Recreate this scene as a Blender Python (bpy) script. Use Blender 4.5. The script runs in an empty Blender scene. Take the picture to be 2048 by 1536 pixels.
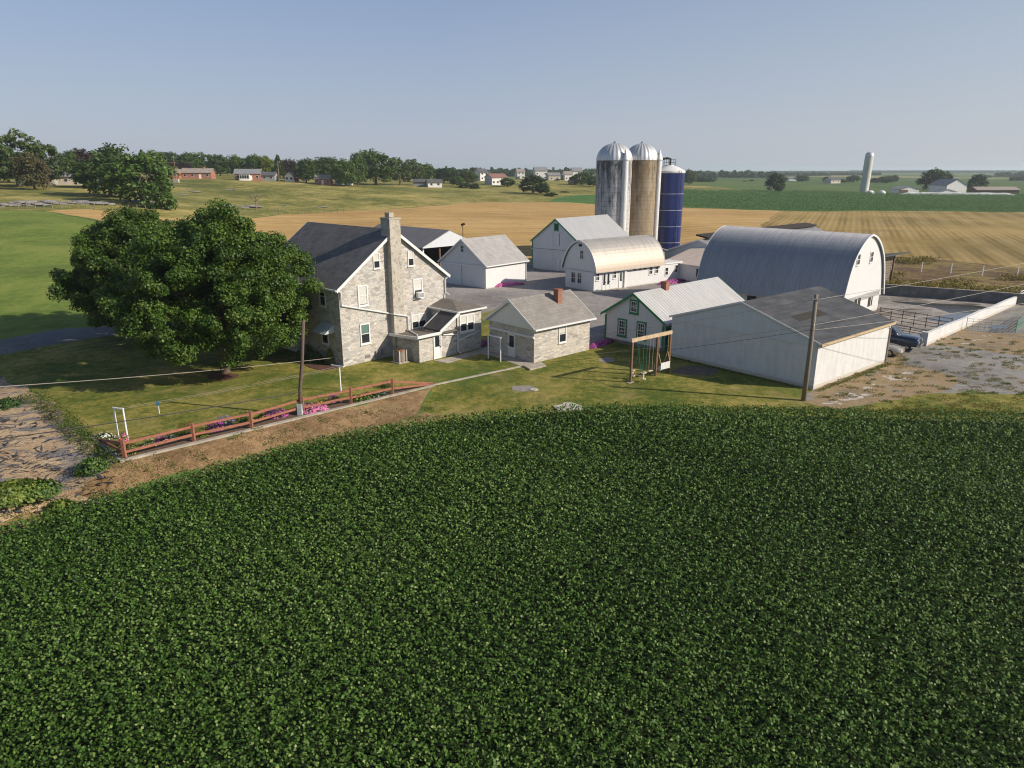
import bpy, bmesh, math, random
import numpy as np
from mathutils import Vector, Matrix
from mathutils.geometry import delaunay_2d_cdt
random.seed(7); rng = np.random.default_rng(7)
R = math.radians
scene = bpy.context.scene
COL = scene.collection
# ------------------------------------------------------------------ camera survey (eye 15 m above the farmyard)
F, H, HZ = 1420.0, 15.0, 341.0
T = math.atan((768 - HZ) / F); CT, ST = math.cos(T), math.sin(T)
def ray(u, v):
    x = (u - 1024) / F; d = (v - 768) / F
    return np.array([x, CT - d * ST, -ST - d * CT])
def P(u, v, z=0.0):
    r = ray(u, v); k = (z - H) / r[2]
    return np.array([0, 0, H]) + k * r
def zv(Y, v):
    return H - Y * math.tan(T + math.atan((v - 768) / F))
# ------------------------------------------------------------------ terrain: heights surveyed along lines of sight, made into a smooth table
def sst(a, b, x):
    t = np.clip((x - a) / (b - a), 0, 1); return t * t * (3 - 2 * t)
_prof = {
 -900: [(60, 0), (110, 3.5), (150, 7), (185, 8.6), (250, 10.8), (350, 13), (700, 14), (1500, 10), (9000, 10)],
 0: [(58, 0), (100, zv(100, 520)), (150, zv(150, 422)), (185, zv(185, 395)), (250, zv(250, 367)), (350, 13), (700, 14), (1500, 10), (9000, 10)],
 200: [(62, 0), (100, 2.4), (150, zv(150, 426)), (185, zv(185, 397)), (255, zv(255, 370)), (350, 13), (700, 14), (1500, 10), (9000, 10)],
 330: [(72, 0), (110, 1.8), (150, 4.4), (200, zv(200, 410)), (300, zv(300, 361)), (400, 13), (700, 13), (1500, 10), (9000, 10)],
 560: [(90, 0), (145, zv(145, 480)), (210, zv(210, 428)), (330, zv(330, 360)), (420, 12.3), (700, 11.5), (1500, 9), (9000, 10)],
 800: [(100, 0), (145, zv(145, 480)), (230, zv(230, 418)), (360, zv(360, 374)), (480, 9), (800, 8), (1500, 7), (9000, 10)],
 1000: [(112, 0), (145, .6), (280, zv(280, 403)), (330, zv(330, 386)), (420, zv(420, 365)), (600, 9.3), (1000, 8), (1800, 5), (9000, 10)],
 1180: [(120, 0), (150, .4), (265, zv(265, 409)), (340, zv(340, 386)), (480, zv(480, 363)), (700, 7.5), (1500, 5), (9000, 10)],
 1400: [(140, 0), (270, zv(270, 418)), (440, zv(440, 386)), (520, zv(520, 375)), (800, 4.2), (1500, 5), (3000, 8.5), (9000, 12)],
 1700: [(140, 0), (275, zv(275, 420)), (440, zv(440, 388)), (520, 3), (800, 4), (1500, 5.5), (3000, 8.5), (9000, 12)],
 2048: [(140, 0), (280, zv(280, 424)), (440, zv(440, 391)), (520, 2.6), (800, 3.6), (1500, 5.5), (3000, 8.5), (9000, 12)],
 3000: [(140, 0), (280, 1.5), (440, 2.2), (800, 3.5), (1500, 5.5), (3000, 8.5), (9000, 12)]}
_LY = np.linspace(math.log(30), math.log(9000), 300)
_us = sorted(_prof); _qs = np.array([(u - 1024) / F * .965 for u in _us])
_tab = []
_k = np.exp(-.5 * (np.arange(-8, 9) / 3.0) ** 2); _k /= _k.sum()
for u in _us:
    ys, zs = zip(*_prof[u])
    z = np.interp(np.exp(_LY), ys, zs)
    _tab.append(np.convolve(np.pad(z, 8, mode='edge'), _k, 'valid'))
_qd = np.linspace(_qs[0], _qs[-1], 90); _tab = np.array(_tab)
_tab = np.array([np.interp(_qd, _qs, _tab[:, j]) for j in range(len(_LY))]).T
_k2 = np.exp(-.5 * (np.arange(-5, 6) / 2.2) ** 2); _k2 /= _k2.sum()
_tab = np.array([np.convolve(np.pad(_tab[:, j], 5, mode='edge'), _k2, 'valid') for j in range(len(_LY))]).T
WA, WB = P(244, 923)[:2], P(866, 772)[:2]            # the retaining wall's line
WL = np.linalg.norm(WB - WA); WD = (WB - WA) / WL; WN = np.array([WD[1], -WD[0]])
DB = P(60, 772)[:2]                                    # edge between lawn and the vegetable plot
DL = np.linalg.norm(DB - WA); DD = (DB - WA) / DL; DN = np.array([-DD[1], DD[0]])
if DN @ (P(60, 900)[:2] - WA) < 0: DN = -DN
def terr(x, y):
    x = np.asarray(x, float); y = np.asarray(y, float)
    yy = np.maximum(y, 30.0); q = np.clip(x / yy, _qd[0], _qd[-1])
    a = (q - _qd[0]) / (_qd[1] - _qd[0]); i = np.clip(a.astype(int), 0, len(_qd) - 2); a = a - i
    b = (np.log(np.minimum(yy, 8990)) - _LY[0]) / (_LY[1] - _LY[0]); j = np.clip(b.astype(int), 0, len(_LY) - 2); b = b - j
    z = (1 - a) * ((1 - b) * _tab[i, j] + b * _tab[i, j + 1]) + a * ((1 - b) * _tab[i + 1, j] + b * _tab[i + 1, j + 1])
    far = sst(130, 220, yy)
    z = z + far * .28 * (np.sin(x * .071 + y * .033) * np.sin(y * .058 - x * .02) + .5 * np.sin(x * .17 + 1.3) * np.sin(y * .13))
    dx, dy = x - WA[0], y - WA[1]
    s = dx * WN[0] + dy * WN[1]; t = np.clip((dx * WD[0] + dy * WD[1]) / WL, 0, 1.15)
    drop = .12 * (1 - sst(.95, 1.15, t)) + .85 * np.maximum(0, 1 - t / 1.15) ** .8
    near = 1 - sst(60, 75, y)
    z = z - near * drop * sst(.12, 2.4, s)
    s2 = dx * DN[0] + dy * DN[1]
    z = z - near * .4 * sst(.1, 1.6, s2) * (1 - sst(-.3, .8, s))
    return z
_YS = np.exp(np.linspace(math.log(8), math.log(8900), 4000))
def at(u, v, dz=0.0):
    """the point of the ground seen along a line of sight"""
    r = ray(u, v); k = _YS / r[1]
    z = H + k * r[2]; g = terr(k * r[0], _YS) + dz
    hit = np.nonzero(z <= g)[0]
    i = hit[0] if len(hit) else len(_YS) - 1
    if i == 0 or not len(hit): kk = k[i]
    else:
        a, b = z[i - 1] - g[i - 1], g[i] - z[i]; w = a / (a + b + 1e-9); kk = k[i - 1] + w * (k[i] - k[i - 1])
    return np.array([kk * r[0], kk * r[1], H + kk * r[2]])
def gp(u, Y):
    """ground point at forward distance Y in the direction of column u"""
    z = 0.0
    for _ in range(4):
        f = Y * CT - (z - H) * ST; X = (u - 1024) / F * f; z = float(terr(X, Y))
    return Vector((X, Y, z))
def fdep(Y, z): return Y * CT - (z - H) * ST
def hgt(Y, v):
    return zv(Y, v)
# ------------------------------------------------------------------ mesh builder
class MB:
    def __init__(s): s.v = []; s.f = []; s.m = []
    def poly(s, pts, mi=0):
        i = len(s.v); s.v += [tuple(map(float, p)) for p in pts]; s.f.append(tuple(range(i, i + len(pts)))); s.m.append(mi); return s
    def box(s, x0, x1, y0, y1, z0, z1, mi=0):
        x0, x1 = sorted((x0, x1)); y0, y1 = sorted((y0, y1)); z0, z1 = sorted((z0, z1))
        i = len(s.v)
        s.v += [(x0, y0, z0), (x1, y0, z0), (x1, y1, z0), (x0, y1, z0), (x0, y0, z1), (x1, y0, z1), (x1, y1, z1), (x0, y1, z1)]
        for q in ((0, 3, 2, 1), (4, 5, 6, 7), (0, 1, 5, 4), (1, 2, 6, 5), (2, 3, 7, 6), (3, 0, 4, 7)):
            s.f.append(tuple(i + k for k in q)); s.m.append(mi)
        return s
    def pbox(s, pl, a0, a1, z0, z1, d0, d1, mi=0):
        """box lying on a wall plane pl = (axis, value, outward sign)"""
        ax, val, sg = pl; b0, b1 = val + sg * d0, val + sg * d1
        return s.box(b0, b1, a0, a1, z0, z1, mi) if ax == 'x' else s.box(a0, a1, b0, b1, z0, z1, mi)
    def prism(s, prof, ax, a, b, mi=0):
        """closed profile extruded along an axis: ax 'x' -> profile (y,z), 'y' -> (x,z), 'z' -> (x,y)"""
        n = len(prof); i = len(s.v)
        for c in (a, b):
            for p, q in prof:
                s.v.append({'x': (c, p, q), 'y': (p, c, q), 'z': (p, q, c)}[ax])
        s.f.append(tuple(range(i, i + n))); s.f.append(tuple(range(i + 2 * n - 1, i + n - 1, -1))); s.m += [mi, mi]
        for k in range(n):
            l = (k + 1) % n; s.f.append((i + k, i + l, i + n + l, i + n + k)); s.m.append(mi)
        return s
    def tube(s, path, r, n=8, mi=0, cap=True):
        path = [Vector(p) for p in path]; rr = r if isinstance(r, (list, tuple)) else [r] * len(path)
        i0 = len(s.v); prev = None
        for k, p in enumerate(path):
            d = (path[min(k + 1, len(path) - 1)] - path[max(k - 1, 0)]).normalized()
            if prev is None:
                a = Vector((0, 0, 1)) if abs(d.z) < .9 else Vector((1, 0, 0)); e = d.cross(a).normalized()
            else:
                e = (prev - d * prev.dot(d)).normalized()
            prev = e; g = d.cross(e)
            for j in range(n):
                t = 2 * math.pi * j / n; s.v.append(tuple(p + rr[k] * (math.cos(t) * e + math.sin(t) * g)))
        for k in range(len(path) - 1):
            for j in range(n):
                l = (j + 1) % n; a = i0 + k * n; s.f.append((a + j, a + l, a + n + l, a + n + j)); s.m.append(mi)
        if cap:
            s.f.append(tuple(i0 + j for j in range(n - 1, -1, -1))); s.f.append(tuple(i0 + (len(path) - 1) * n + j for j in range(n))); s.m += [mi, mi]
        return s
    def bar(s, p, q, w, h=None, mi=0):
        p, q = Vector(p), Vector(q); h = h or w; d = (q - p).normalized()
        a = Vector((0, 0, 1)) if abs(d.z) < .95 else Vector((0, 1, 0)); e = d.cross(a).normalized() * w / 2; g = e.normalized().cross(d) * h / 2
        i = len(s.v)
        for c in (p, q):
            for k, l in ((-1, -1), (1, -1), (1, 1), (-1, 1)): s.v.append(tuple(c + e * k + g * l))
        for f in ((0, 1, 2, 3), (7, 6, 5, 4), (0, 4, 5, 1), (1, 5, 6, 2), (2, 6, 7, 3), (3, 7, 4, 0)):
            s.f.append(tuple(i + k for k in f)); s.m.append(mi)
        return s
    def lathe(s, prof, n=24, c=(0, 0, 0), mi=0, a0=0.0, a1=2 * math.pi):
        full = a1 - a0 > 6.28; m = n if full else n + 1; i = len(s.v)
        for r, z in prof:
            for j in range(m):
                t = a0 + (a1 - a0) * j / n; s.v.append((c[0] + r * math.cos(t), c[1] + r * math.sin(t), c[2] + z))
        for k in range(len(prof) - 1):
            for j in range(n):
                l = (j + 1) % m; s.f.append((i + k * m + j, i + k * m + l, i + (k + 1) * m + l, i + (k + 1) * m + j)); s.m.append(mi)
        return s
    def build(s, name, mats, parent=None, smooth=False, recalc=True, loc=None):
        me = bpy.data.meshes.new(name); me.from_pydata(s.v, [], s.f)
        for m in (mats if isinstance(mats, (list, tuple)) else [mats]): me.materials.append(m)
        me.polygons.foreach_set('material_index', s.m)
        if recalc:
            bm = bmesh.new(); bm.from_mesh(me); bmesh.ops.recalc_face_normals(bm, faces=bm.faces); bm.to_mesh(me); bm.free()
        if smooth: me.polygons.foreach_set('use_smooth', [True] * len(me.polygons))
        me.update()
        return link(name, me, parent, loc)
def link(name, me, parent=None, loc=None):
    o = bpy.data.objects.new(name, me); COL.objects.link(o)
    if parent: o.parent = parent
    if loc is not None: o.location = loc
    return o
def thing(name, label, cat, loc=(0, 0, 0), rot=0.0, group=None):
    o = bpy.data.objects.new(name, None); COL.objects.link(o); o.empty_display_size = .3
    o.location = loc; o.rotation_euler = (0, 0, rot); return tag(o, label, cat, group)
def tag(o, label, cat, group=None):
    o['label'] = label; o['category'] = cat
    if group: o['group'] = group
    return o
def kind(o, k, label=None, cat=None):
    o['kind'] = k
    if label: o['label'] = label
    if cat: o['category'] = cat
    return o
def copy_tree(o, parent=None):
    c = o.copy(); COL.objects.link(c); c.parent = parent
    for ch in list(o.children): copy_tree(ch, c)
    return c
def np_mesh(name, verts, nq, mat, tint=None, tris=False):
    """mesh from an array of separate quads (n*4,3)"""
    me = bpy.data.meshes.new(name); n = len(verts)
    me.vertices.add(n); me.vertices.foreach_set('co', np.ascontiguousarray(verts, dtype=np.float32).ravel())
    k = 4
    me.loops.add(n); me.loops.foreach_set('vertex_index', np.arange(n, dtype=np.int32))
    me.polygons.add(n // k); me.polygons.foreach_set('loop_start', np.arange(0, n, k, dtype=np.int32)); me.polygons.foreach_set('loop_total', np.full(n // k, k, dtype=np.int32))
    if tint is not None:
        a = me.attributes.new('tint', 'FLOAT', 'POINT'); a.data.foreach_set('value', np.repeat(tint, k).astype(np.float32))
    me.materials.append(mat); me.update(calc_edges=True); me.validate()
    return me
# ------------------------------------------------------------------ materials
class NT:
    def __init__(s, name):
        s.mat = bpy.data.materials.new(name); s.mat.use_nodes = True; s.t = s.mat.node_tree; s.t.nodes.clear()
        s.out = s.n('ShaderNodeOutputMaterial'); s.co = None
    def n(s, typ, ins=None, **kw):
        o = s.t.nodes.new(typ)
        for k, v in kw.items(): setattr(o, k, v)
        for k, v in (ins or {}).items(): s.set(o, k, v)
        return o
    def set(s, o, k, v):
        sock = o.inputs[k]
        if isinstance(v, bpy.types.NodeSocket): s.t.links.new(v, sock)
        elif isinstance(v, (tuple, list)) and sock.type == 'RGBA' and len(v) == 3: sock.default_value = (*v, 1)
        else: sock.default_value = v
    def coord(s, kind='world', sc=(1, 1, 1), rot=(0, 0, 0)):
        v = s.n('ShaderNodeNewGeometry').outputs['Position'] if kind == 'world' else s.n('ShaderNodeTexCoord').outputs['Object']
        return s.n('ShaderNodeMapping', {'Vector': v, 'Scale': sc, 'Rotation': rot}).outputs[0]
    def noise(s, co, scale, det=4, rough=.6, dist=0.0):
        return s.n('ShaderNodeTexNoise', {'Vector': co, 'Scale': scale, 'Detail': det, 'Roughness': rough, 'Distortion': dist}).outputs['Fac']
    def ramp(s, fac, stops, interp='LINEAR'):
        r = s.n('ShaderNodeValToRGB', {'Fac': fac}); cr = r.color_ramp; cr.interpolation = interp
        while len(cr.elements) < len(stops): cr.elements.new(.5)
        for e, (p, c) in zip(cr.elements, stops):
            e.position = p; e.color = (*c, 1) if len(c) == 3 else c
        return r.outputs['Color']
    def mix(s, fac, a, b, mode='MIX'):
        m = s.n('ShaderNodeMix', data_type='RGBA', blend_type=mode); s.set(m, 0, fac); s.set(m, 6, a); s.set(m, 7, b); return m.outputs[2]
    def math(s, op, a, b=0.0, c=None, clamp=False):
        m = s.n('ShaderNodeMath', operation=op, use_clamp=clamp); s.set(m, 0, a); s.set(m, 1, b)
        if c is not None: s.set(m, 2, c)
        return m.outputs[0]
    def sep(s, v):
        return s.n('ShaderNodeSeparateXYZ', {0: v}).outputs
    def comb(s, x, y, z):
        return s.n('ShaderNodeCombineXYZ', {0: x, 1: y, 2: z}).outputs[0]
    def bump(s, h, st=.3, d=.02):
        return s.n('ShaderNodeBump', {'Height': h, 'Strength': st, 'Distance': d}).outputs[0]
    def done(s, col, rough=.8, metal=0.0, normal=None, spec=.4, **kw):
        b = s.n('ShaderNodeBsdfPrincipled', {'Base Color': col, 'Roughness': rough, 'Metallic': metal, 'Specular IOR Level': spec})
        if normal is not None: s.set(b, 'Normal', normal)
        for k, v in kw.items(): s.set(b, k, v)
        s.t.links.new(b.outputs[0], s.out.inputs[0]); return s.mat
MAT = {}
def plain(name, col, rough=.6, metal=0.0, var=.12, scale=3.0, spec=.4, sc=(1, 1, 1), bump=0.0, bscale=40.0):
    t = NT(name); co = t.coord('obj', sc); n = t.noise(co, scale, 5)
    lo = tuple(c * (1 - var) for c in col); hi = tuple(min(1, c * (1 + var)) for c in col)
    c = t.ramp(n, [(.3, lo), (.7, hi)]); nm = None
    if bump: nm = t.bump(t.noise(co, bscale, 3), bump, .02)
    return t.done(c, rough, metal, nm, spec)
def leafmat(name, a, b, c, rough=.5, trans=.25, spec=.35, vary=.25):
    t = NT(name); f = t.n('ShaderNodeAttribute', attribute_name='tint').outputs['Fac']
    col = t.ramp(f, [(0, a), (.5, b), (1, c)])
    r = t.n('ShaderNodeObjectInfo').outputs['Random']
    k = t.math('MULTIPLY_ADD', r, vary, 1 - vary / 2)
    col = t.n('ShaderNodeVectorMath', {0: col, 1: t.comb(k, k, k)}, operation='MULTIPLY').outputs[0]
    p = t.n('ShaderNodeBsdfPrincipled', {'Base Color': col, 'Roughness': rough, 'Specular IOR Level': spec})
    tr = t.n('ShaderNodeBsdfTranslucent', {'Color': t.mix(.5, col, (.12, .16, .01))})
    m = t.n('ShaderNodeMixShader', {0: trans, 1: p.outputs[0], 2: tr.outputs[0]})
    t.t.links.new(m.outputs[0], t.out.inputs[0]); return t.mat
def stone_mat(name, base, var, mortar, sc=(1.9, 1.9, 4.2), cellrough=1.0):
    t = NT(name); co = t.coord('obj', sc)
    w = t.n('ShaderNodeTexNoise', {'Vector': co, 'Scale': 1.3, 'Detail': 2}).outputs['Color']
    cw = t.n('ShaderNodeVectorMath', {0: co, 1: t.n('ShaderNodeVectorMath', {0: w, 1: (.45, .45, .45)}, operation='MULTIPLY').outputs[0]}, operation='ADD').outputs[0]
    vo = t.n('ShaderNodeTexVoronoi', {'Vector': cw, 'Scale': 1.0, 'Randomness': cellrough}, feature='F1', distance='CHEBYCHEV')
    ed = t.n('ShaderNodeTexVoronoi', {'Vector': cw, 'Scale': 1.0, 'Randomness': cellrough}, feature='DISTANCE_TO_EDGE').outputs['Distance']
    h = t.sep(vo.outputs['Color'])
    c = t.ramp(h[0], [(0, tuple(b * (1 - var) for b in base)), (.35, base), (.6, (base[0] * 1.08, base[1] * .98, base[2] * .84)), (.78, tuple(b * 1.22 for b in base)), (.9, (base[0] * .72, base[1] * .66, base[2] * .58)), (1, (base[0] * .36, base[1] * .35, base[2] * .36))])
    fine = t.noise(t.coord('obj'), 9, 6, .7)
    c = t.mix(.28, c, t.ramp(fine, [(.32, (.13, .12, .11)), (.55, (.68, .65, .6))]))
    big = t.noise(t.coord('obj', (1, 1, .5)), .55, 3)
    c = t.mix(t.ramp(big, [(.45, (0, 0, 0)), (.75, (.4, .4, .4))]), c, (.50, .42, .32))
    mk = t.ramp(ed, [(0.0, (1, 1, 1)), (.07, (0, 0, 0))])
    c = t.mix(t.math('MULTIPLY', mk, .75), c, mortar)
    nm = t.bump(t.math('ADD', t.math('MULTIPLY', t.math('MINIMUM', ed, .12), 6), fine), .55, .03)
    return t.done(c, .9, 0, nm, .2)
def shingle_mat(name, a, b, axis='x', row=.14, zk=1.5):
    """courses of shingles: rows across the slope, ridge along the given local axis"""
    t = NT(name); s = t.sep(t.coord('obj'))
    v = t.comb(s[0 if axis == 'x' else 1], t.math('MULTIPLY', s[2], zk), 0.0)
    br = t.n('ShaderNodeTexBrick', {'Vector': v, 'Color1': (*a, 1), 'Color2': (*b, 1), 'Mortar': tuple(c * .45 for c in a) + (1,), 'Scale': 1.0, 'Mortar Size': .016, 'Mortar Smooth': .4, 'Bias': -.1, 'Brick Width': .62, 'Row Height': row * 1.9}, offset=.5)
    n = t.noise(t.coord('obj'), 1.1, 5); n2 = t.noise(t.coord('obj'), 22, 3)
    c = t.mix(.5, br.outputs['Color'], t.ramp(n, [(.3, tuple(x * .7 for x in a)), (.7, tuple(x * 1.25 for x in b))]))
    c = t.mix(.3, c, t.ramp(n2, [(.35, tuple(x * .5 for x in a)), (.65, tuple(x * 1.5 for x in b))]))
    return t.done(c, .85, 0, t.bump(br.outputs['Fac'], .5, .02), .25)
def metal_roof(name, col, rough=.45, metal=.5, axis='x', pitch=.22, rust=None, seam=.9, rust_or_sun_z=(0, 4), bump=.5, streak=.25, rib=.25):
    """ribbed sheet: ribs across the ridge axis, sheets of slightly different tone, weather streaks"""
    t = NT(name); co = t.coord('obj'); s = t.sep(co); a = s[0 if axis == 'x' else 1]
    w = t.math('SINE', t.math('MULTIPLY', a, 2 * math.pi / pitch))
    sheet = t.n('ShaderNodeTexWhiteNoise', {'W': t.math('FLOOR', t.math('DIVIDE', a, seam))}, noise_dimensions='1D').outputs['Value']
    fr = t.math('FRACT', t.math('DIVIDE', a, seam)); sm = t.math('LESS_THAN', fr, .035)
    st = t.noise(t.coord('obj', (3, .35, .5) if axis == 'x' else (.35, 3, .5)), 1.5, 5)
    c = t.mix(t.math('MULTIPLY', sheet, .3), col, tuple(x * .72 for x in col))
    c = t.mix(streak, c, t.ramp(st, [(.35, tuple(x * .55 for x in col)), (.65, tuple(min(1, x * 1.15) for x in col))]))
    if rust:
        z = t.math('DIVIDE', t.math('SUBTRACT', s[2], rust_or_sun_z[0]), rust_or_sun_z[1] - rust_or_sun_z[0], clamp=True)
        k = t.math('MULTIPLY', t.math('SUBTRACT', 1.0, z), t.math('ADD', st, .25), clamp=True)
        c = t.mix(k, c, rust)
    c = t.mix(t.math('MULTIPLY', t.math('MULTIPLY_ADD', w, -1.4, -.1, True), rib), c, tuple(x * .45 for x in col))
    c = t.mix(t.math('MULTIPLY', sm, .45), c, tuple(x * .4 for x in col))
    return t.done(c, rough, metal, t.bump(w, bump, .02), .5)
def siding(name, col, lap=.16, vert=False, dirt=.06, axis='z', rough=.55):
    t = NT(name); co = t.coord('obj'); s = t.sep(co)
    a = t.math('ADD', s[0], s[1]) if vert else s[2]
    fr = t.math('FRACT', t.math('DIVIDE', a, lap))
    st = t.noise(t.coord('obj', (2.2, 2.2, .45)), 1.6, 6); n2 = t.noise(co, .5, 3)
    c = t.ramp(st, [(.25, tuple(x * (1 - dirt * 1.6) for x in col)), (.6, col)])
    c = t.mix(t.ramp(n2, [(.5, (0, 0, 0)), (.8, (.12, .12, .12))]), c, tuple(x * f for x, f in zip(col, (.86, .84, .8))))
    g = t.math('LESS_THAN', fr, .07)
    c = t.mix(t.math('MULTIPLY', g, .28), c, tuple(x * .45 for x in col))
    # splash dirt close to the ground
    zz = t.math('ADD', s[2], t.math('MULTIPLY', st, -.28)); k = t.ramp(zz, [(0, (.3, .3, .3)), (.03, (0, 0, 0))])
    c = t.mix(k, c, (.36, .27, .17))
    return t.done(c, rough, 0, t.bump(fr, .35, .02), .35)
# ------------------------------------------------------------------ shared materials
WHITE = plain('white_trim', (.67, .665, .65), .5, var=.05)
WSID = siding('white_lap_siding', (.66, .655, .645), .17)
WBOARD = siding('white_board_siding', (.65, .647, .64), .3, vert=True)
WMETAL = siding('white_ribbed_metal', (.60, .615, .63), .23, vert=True, dirt=.07, rough=.45)
t = NT('white_block'); co = t.coord('obj'); s_ = t.sep(co)
br = t.n('ShaderNodeTexBrick', {'Vector': t.comb(t.math('ADD', s_[0], s_[1]), s_[2], 0.0), 'Color1': (.64, .635, .625, 1), 'Color2': (.57, .565, .555, 1), 'Mortar': (.6, .59, .57, 1), 'Scale': 1.0, 'Mortar Size': .012, 'Brick Width': .42, 'Row Height': .21})
st_ = t.noise(t.coord('obj', (2, 2, .4)), 1.2, 6)
c_ = t.mix(.45, br.outputs['Color'], t.ramp(st_, [(.3, (.46, .45, .43)), (.6, (.66, .655, .645))]))
zz_ = t.math('ADD', s_[2], t.math('MULTIPLY', st_, -.45))
c_ = t.mix(t.ramp(zz_, [(0, (.5, .5, .5)), (.05, (0, 0, 0))]), c_, (.42, .33, .2))
BLOCK = t.done(c_, .75, 0, t.bump(br.outputs['Fac'], -.35, .015), .3)
STONE = stone_mat('house_stone', (.47, .455, .43), .46, (.33, .31, .28), (2.3, 2.3, 5.0))
STONE2 = stone_mat('small_stone', (.49, .46, .415), .42, (.32, .30, .265), (2.0, 2.0, 6.0))
RSTONE = stone_mat('chimney_stone', (.36, .335, .285), .42, (.56, .5, .42), (4.2, 4.2, 4.6))
GLASS = plain('window_glass', (.022, .027, .033), .07, var=.3, spec=.6)
BLIND = plain('window_shade', (.55, .54, .49), .8, var=.06)
GREEN = plain('green_trim', (.012, .19, .075), .5, var=.15)
BRICK = NT('red_brick'); _s = BRICK.sep(BRICK.coord('obj'))
_b = BRICK.n('ShaderNodeTexBrick', {'Vector': BRICK.comb(BRICK.math('ADD', _s[0], _s[1]), _s[2], 0.0), 'Color1': (.33, .10, .055, 1), 'Color2': (.24, .075, .045, 1), 'Mortar': (.35, .28, .23, 1), 'Scale': 1.0, 'Mortar Size': .01, 'Brick Width': .21, 'Row Height': .075})
BRICK = BRICK.done(BRICK.mix(.25, _b.outputs['Color'], BRICK.ramp(BRICK.noise(BRICK.coord('obj'), 4), [(.3, (.12, .05, .03)), (.7, (.4, .15, .08))])), .85, 0, BRICK.bump(_b.outputs['Fac'], -.3, .01), .2)
CONC = plain('concrete', (.36, .32, .26), .9, var=.25, scale=1.6, bump=.25)
DCONC = plain('dark_concrete', (.17, .165, .155), .9, var=.35, scale=1.1, bump=.25)
WOODB = plain('brown_post', (.17, .095, .055), .8, var=.35, scale=4, sc=(3, 3, .5), bump=.3)
WOODL = plain('pale_beam', (.50, .37, .235), .75, var=.2, scale=4)
POLEM = plain('pole_wood', (.22, .175, .13), .85, var=.3, scale=5, sc=(6, 6, .35), bump=.35)
REDW = plain('red_stain', (.29, .115, .07), .7, var=.25, scale=5, bump=.2)
DARKIN = plain('dark_opening', (.035, .027, .022), .9, var=.4)  # unlit inside of openings and vents, shade put into the colour
BLACK = plain('black_metal', (.02, .02, .022), .5, var=.2)
GALV = plain('galvanised', (.42, .43, .44), .42, .7, var=.15)
RUSTM = plain('rusty_pipe', (.10, .058, .038), .75, .2, var=.4, scale=8)
CLOTHP = plain('white_pipe', (.76, .76, .77), .4, var=.04)
# ------------------------------------------------------------------ ground materials
def ground(name, stops, s1=.12, s2=2.2, s3=25, mixk=(.5, .35), rough=.95, bump=.4, bd=.05, over=None, sc=(1, 1, 1), rot=0.0):
    t = NT(name); co = t.coord('world', sc, (0, 0, rot)); a = t.noise(co, s1, 5, .62); b = t.noise(co, s2, 5, .65); c = t.noise(co, s3, 3, .6); d = t.noise(co, s2 * 2.7, 4, .7)
    f = t.math('ADD', t.math('MULTIPLY', a, 1 - sum(mixk)), t.math('ADD', t.math('MULTIPLY', t.math('MULTIPLY_ADD', d, .5, t.math('MULTIPLY', b, .5)), mixk[0]), t.math('MULTIPLY', c, mixk[1])))
    f = t.math('MULTIPLY_ADD', f, 2.3, -.65)
    col = t.ramp(f, stops)
    if over: col = over(t, col)
    return t.done(col, rough, 0, t.bump(t.math('ADD', b, c), bump, bd), .15)
def ov(scale, lo, hi, color, k=1.0, sc=(1, 1, 1), rot=0.0, det=5):
    def f(t, col):
        n = t.noise(t.coord('world', sc, (0, 0, rot)), scale, det, .65)
        return t.mix(t.ramp(n, [(lo, (0, 0, 0)), (hi, (k, k, k))]), col, color)
    return f
def chain(*fs):
    def f(t, col):
        for g in fs: col = g(t, col)
        return col
    return f
def stripes(pitch, ang, color, k, warp=.0, jag=1.2):
    def f(t, col):
        co = t.coord('world', (1, 1, 1), (0, 0, ang)); x = t.sep(co)[0]
        x = t.math('ADD', x, t.math('MULTIPLY', t.noise(t.coord('world'), .02, 2), warp))
        x = t.math('ADD', x, t.math('MULTIPLY', t.noise(t.coord('world'), .7, 3), jag))
        w = t.math('MULTIPLY_ADD', t.math('SINE', t.math('MULTIPLY', x, 2 * math.pi / pitch)), .5, .5)
        w = t.math('MULTIPLY', w, t.ramp(t.noise(t.coord('world'), .035, 3), [(.3, (.1, .1, .1)), (.65, (1, 1, 1))]))
        return t.mix(t.math('MULTIPLY', w, k), col, color)
    return f
LAWN = ground('lawn_grass', [(.38, (0.063, 0.094, 0.013)), (.46, (0.132, 0.144, 0.022)), (.53, (0.213, 0.190, 0.038)), (.62, (0.333, 0.265, 0.078))], .16, 1.4, 18, (.42, .28), over=chain(ov(.13, .5, .66, (.06, .112, .016), .7, (1, 1, 1), 0, 8), ov(.3, .54, .7, (.31, .235, .10), .6, (1, 1, 1), 0, 8), stripes(1.3, R(38), (.06, .085, .018), .28, 3, .3)))
MEADOW = ground('meadow_grass', [(.36, (0.081, 0.129, 0.019)), (.5, (0.134, 0.194, 0.031)), (.64, (0.210, 0.237, 0.050))], .06, .8, 9, (.35, .2), over=chain(stripes(3.2, R(72), (.19, .20, .06), .45, 8, .6), ov(.05, .55, .75, (.21, .20, .075), .5, (1, .3, 1))))
PASTURE = ground('pasture_grass', [(.36, (0.091, 0.107, 0.022)), (.46, (0.189, 0.177, 0.041)), (.54, (0.275, 0.238, 0.065)), (.65, (0.415, 0.329, 0.117))], .035, .25, 3.0, (.45, .2), over=chain(ov(.03, .5, .68, (.085, .115, .028), .8), ov(.11, .58, .68, (.085, .085, .03), .55), ov(.05, .6, .7, (.36, .25, .12), .6)))
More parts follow.
